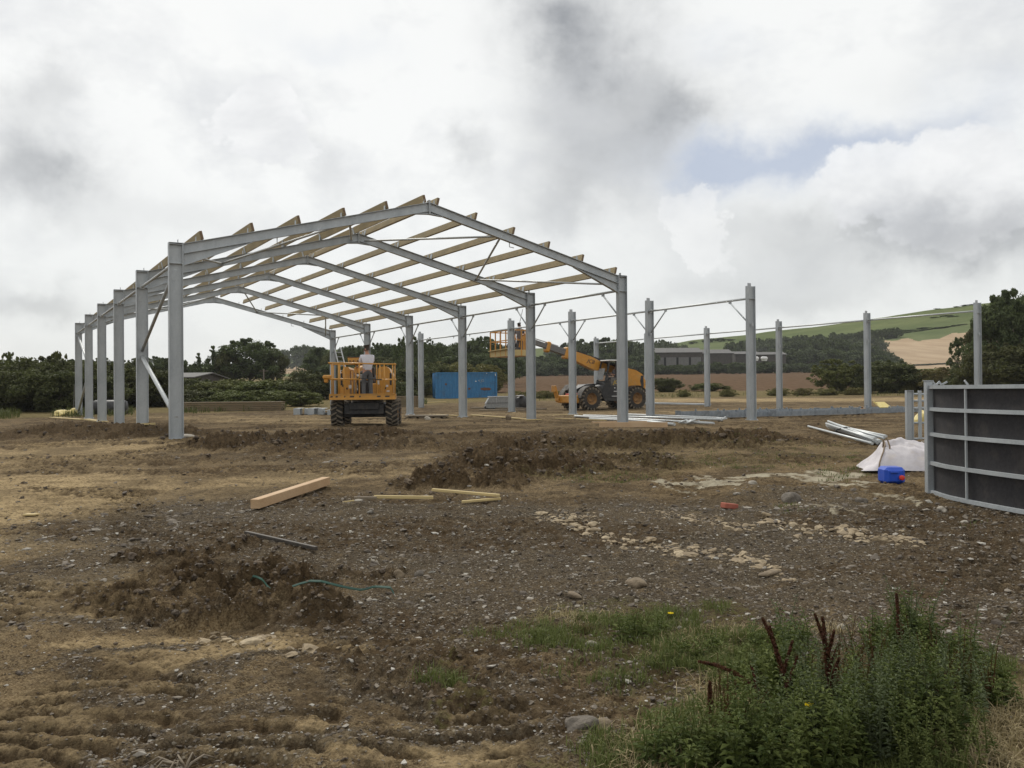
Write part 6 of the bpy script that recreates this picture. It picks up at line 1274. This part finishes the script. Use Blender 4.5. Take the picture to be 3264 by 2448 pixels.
# leafy weeds
def weed_patch(name, regs, label, hmin, hmax, leafL, mat='weed_leaf', per=46, spread=.05, kind='stuff'):
    V, F, T = [], [], []
    def quad(a, b, c, d, t): n0 = len(V); V.extend((a, b, c, d)); F.append((n0, n0+1, n0+2)); F.append((n0, n0+2, n0+3)); T.extend((t,)*4)
    for (x0, y0, x1, y1, n) in regs:
        for _ in range(n):
            while True:
                u = rs.uniform(-1, 1, 2)
                if u @ u < 1: break
            gx, gy = gxy(np.array([(x0+x1)/2+u[0]*(x1-x0)/2]), np.array([(y0+y1)/2+u[1]*(y1-y0)/2])); gx, gy = float(gx[0]), float(gy[0]); gz = hz(gx, gy); H = rs.uniform(hmin, hmax); ln = rs.normal(0, .16, 2); tb = rs.uniform(0, .7); ph = rs.uniform(0, 6)
            S0 = [np.array([gx+ln[0]*t*t*H, gy+ln[1]*t*t*H, gz+H*t]) for t in np.linspace(0, 1, 7)]
            for i in range(6):
                w_ = .0035*(1-i/8); quad(S0[i]+[-w_, 0, 0], S0[i]+[w_, 0, 0], S0[i+1]+[w_, 0, 0], S0[i+1]+[-w_, 0, 0], .3+tb*.3); quad(S0[i]+[0, -w_, 0], S0[i]+[0, w_, 0], S0[i+1]+[0, w_, 0], S0[i+1]+[0, -w_, 0], .3+tb*.3)
            for j in range(per):
                t = .08+.92*j/per; k = t*6; i = min(int(k), 5); p = S0[i]+(S0[i+1]-S0[i])*(k-i); a = j*2.4+ph+rs.normal(0, .3); L = leafL*(1.25-.85*t)*rs.uniform(.6, 1.3); e = rs.uniform(.0, .8)
                d = np.array([math.cos(a)*math.cos(e), math.sin(a)*math.cos(e), math.sin(e)]); s = np.array([-math.sin(a), math.cos(a), 0])*L*.26; st = d*L*rs.uniform(.1, .5); p = p+st*.6; up = np.array([0, 0, L*.06])
                quad(p, p+d*L*.5+s+up, p+d*L-np.array([0, 0, L*.25]), p+d*L*.5-s+up, min(1, tb+rs.uniform(0, .45)))
    F = np.array(F); o = nobj(name, npmesh(name, np.array(V), F, mat, {'tint': ('FLOAT', np.array(T))})); tag(o, label, 'weeds', None, kind); return o
weed_patch('leafy_weeds', [(2260, 2370, 2760, 2560, 60), (2500, 2310, 2860, 2400, 28), (2760, 2330, 3060, 2470, 28), (2440, 2230, 2600, 2300, 14), (2800, 2220, 3000, 2300, 20), (2820, 2110, 2990, 2160, 26)], 'dense dark green leafy weeds filling the lower right of the photo', .20, .40, .050)
weed_patch('tall_pale_weeds', [(2400, 2260, 2960, 2480, 60), (2860, 2240, 3150, 2380, 26), (2840, 2110, 2980, 2150, 8), (2480, 2190, 2540, 2230, 5)], 'pale silvery stemmed weeds standing among the dense green ones', .26, .46, .030, 'weed_pale', 64)
weed_patch('fine_weeds', [(2150, 2300, 3200, 2520, 120), (2500, 2200, 3200, 2320, 70)], 'fine bushy yellow green weeds filling gaps in the patch', .10, .26, .022, 'grass_blade', 50)
weed_patch('low_weeds', [(2800, 2080, 3130, 2180, 60), (2760, 2050, 2980, 2120, 40), (2380, 2040, 2600, 2110, 26), (3000, 2200, 3240, 2300, 45), (1960, 2010, 2120, 2050, 10), (2040, 2400, 2330, 2520, 45), (2300, 2150, 2560, 2250, 30), (2120, 2060, 2330, 2110, 10)], 'lower bright green weeds round the edge of the dense patch', .07, .20, .050, 'weed_leaf', 22)
weed_patch('brown_weed_stems', [(2560, 2230, 2860, 2330, 26), (2880, 2200, 3200, 2330, 30), (2250, 2340, 2400, 2460, 18), (2620, 2150, 2760, 2220, 10)], 'thin reddish brown seeding weed stems among the green ones', .22, .38, .014, 'dock_seed', 60)
def dock(px, py, H, lean, curve, label, nb=4, seed=1):
    p = GP(px, py); r = np.random.default_rng(seed); t = thing('dock_plant', label, 'plant', p); m = MB()
    pts = [Vector((lean[0]*q*q*H, lean[1]*q*q*H, H*q*(1-curve*q*q))) for q in np.linspace(0, 1, 9)]; m.pipe(pts, [.006*(1-.6*i/8) for i in range(9)], 6); m.build('stem', 'dock_seed', t)
    V, F, T = [], [], []
    def seeds(path, n, rad):
        for k in range(n):
            q = k/n*(len(path)-1); i = min(int(q), len(path)-2); c = path[i].lerp(path[i+1], q-i); rr = rad*(1-.6*k/n)
            for _ in range(6):
                d = Vector(r.normal(0, 1, 3)).normalized(); u = d.orthogonal().normalized(); w_ = d.cross(u); s = r.uniform(.004, .0075); c2 = c+d*rr*r.uniform(.2, 1); n0 = len(V)
                V.extend([tuple(c2+u*s), tuple(c2+w_*s), tuple(c2-u*s), tuple(c2-w_*s)]); F.extend([(n0, n0+1, n0+2), (n0, n0+2, n0+3)]); T.extend([r.uniform(0, 1)]*4)
    seeds(pts[4:], 90, .018)
    for k in range(nb):
        b0 = pts[3+k % 4]; a = r.uniform(0, 6.28); seeds([b0+Vector((math.cos(a)*.05*q, math.sin(a)*.05*q, .15*H/.5*q)) for q in (0, .5, 1)], 45, .012)
    nobj('seed_head', npmesh('seed_head', np.array(V), np.array(F), 'dock_seed', {'tint': ('FLOAT', np.array(T))}), t)
    V, F, T = [], [], []
    for k in range(5):
        a = k*1.3+seed; d = Vector((math.cos(a), math.sin(a), .5)).normalized(); s = Vector((-math.sin(a), math.cos(a), 0)); L = .17; n0 = len(V)
        for i in range(6): q = i/5; c = d*L*q+Vector((0, 0, .02-.10*q*q)); w_ = .028*math.sin(PI*min(q*.92+.06, 1)); V.extend([tuple(c-s*w_), tuple(c+Vector((0, 0, -.006))), tuple(c+s*w_)]); T.extend([.6]*3)
        for i in range(5):
            for e in (0, 1): q0 = n0+i*3+e; F.extend([(q0, q0+1, q0+4), (q0, q0+4, q0+3)])
    nobj('leaves', npmesh('leaves', np.array(V), np.array(F), 'weed_leaf', {'tint': ('FLOAT', np.array(T))}), t); return t
dock(2520, 2330, .47, (-.22, .1), 0, 'tall dark red dock seed head, left one of the two upright ones', 3, 1); dock(2645, 2340, .47, (-.02, .1), 0, 'tall dark red dock seed head, right one of the two upright ones', 4, 2)
dock(2455, 2330, .40, (-.75, .1), .28, 'dock seed head bent over to the left above the weeds', 1, 3); dock(2872, 2190, .42, (0, .1), 0, 'thin dock stem rising from the bright weeds at the right', 1, 4); dock(2265, 2390, .28, (0, 0), 0, 'short dark dock stem at the left edge of the weeds', 0, 5)
for px, py, h, lb in ((2582, 2385, .22, 'yellow dandelion flower low in the dense weeds'), (2138, 1980, .04, 'small yellow flower in the grass above the weed patch')):
    p = GP(px, py+(60 if h > .1 else 0)); t = thing('yellow_flower', lb, 'flower', p); m = MB(); m.tube((0, 0, 0), (0, 0, h), .002, 5); m.build('stem', 'grass_blade', t); m = MB()
    for k in range(14): a = k*2*PI/14; m.box((math.cos(a)*.011, math.sin(a)*.011, h+.002+.002*(k % 2)), (.018, .006, .002), Matrix.Rotation(a, 3, 'Z') @ Matrix.Rotation(-.35, 3, 'Y'))
    m.build('petals', 'flower_yellow', t)
# dark root tangle at the bottom edge
p = GP(590, 2440); t = thing('roots', 'dark tangle of dug up roots at the bottom edge of the photo', 'roots', p); m = MB(); r = random.Random(5)
for k in range(9):
    a = r.uniform(0, 6.28); L = r.uniform(.08, .2); m.pipe([(math.cos(a)*L*q, math.sin(a)*L*q*.6, .01+.05*math.sin(q*3)+r.uniform(-.008, .008)) for q in (-.6, -.2, .2, .6, 1)], [.004, .006, .006, .004, .002], 6)
m.build('root', 'grey_timber', t)

# repeats that differ only by place: say which one, counting from the left
def spell(n):
    U = ['', 'first', 'second', 'third', 'fourth', 'fifth', 'sixth', 'seventh', 'eighth', 'ninth', 'tenth', 'eleventh', 'twelfth', 'thirteenth', 'fourteenth', 'fifteenth', 'sixteenth', 'seventeenth', 'eighteenth', 'nineteenth', 'twentieth']
    if n <= 20: return U[n]
    t = {2: 'twenty', 3: 'thirty', 4: 'forty', 5: 'fifty', 6: 'sixty', 7: 'seventy', 8: 'eighty', 9: 'ninety'}[n//10] if n < 100 else 'hundredth'
    return t+'-'+U[n % 10] if n % 10 else t[:-1]+'ieth'
byl = {}
for o in S.objects:
    if o.parent is None and o.get('group') and o.get('category') in ('tree', 'bush'): byl.setdefault(o['label'], []).append(o)
for lb, L in byl.items():
    if len(L) < 2: continue
    L.sort(key=lambda o: o.location.x/o.location.y); lb = ' '.join(lb.split()[:11]).rstrip(',')
    for i, o in enumerate(L): o['label'] = f'{lb}, {spell(i+1)} from the left'

# ------------------------------------------------------------------ the air
m = bpy.data.materials.new('haze_air'); m.use_nodes = True; nt = m.node_tree; nt.nodes.clear()
pv = nt.nodes.new('ShaderNodeVolumePrincipled'); pv.inputs['Color'].default_value = (.93, .95, .97, 1); pv.inputs['Density'].default_value = .00019; pv.inputs['Anisotropy'].default_value = .1
mo = nt.nodes.new('ShaderNodeOutputMaterial'); nt.links.new(pv.outputs[0], mo.inputs['Volume']); MATS['haze_air'] = m
hb = MB(); zmax = max((o.matrix_world.translation.z+o.scale.z for o in S.objects), default=100)+6; hb.box((0, 0, (zmax-26)/2), (5200, 5200, zmax+26)); ho = hb.build('haze', 'haze_air'); tag(ho, 'thin pale haze in the air over the whole place', 'haze', None, 'stuff')
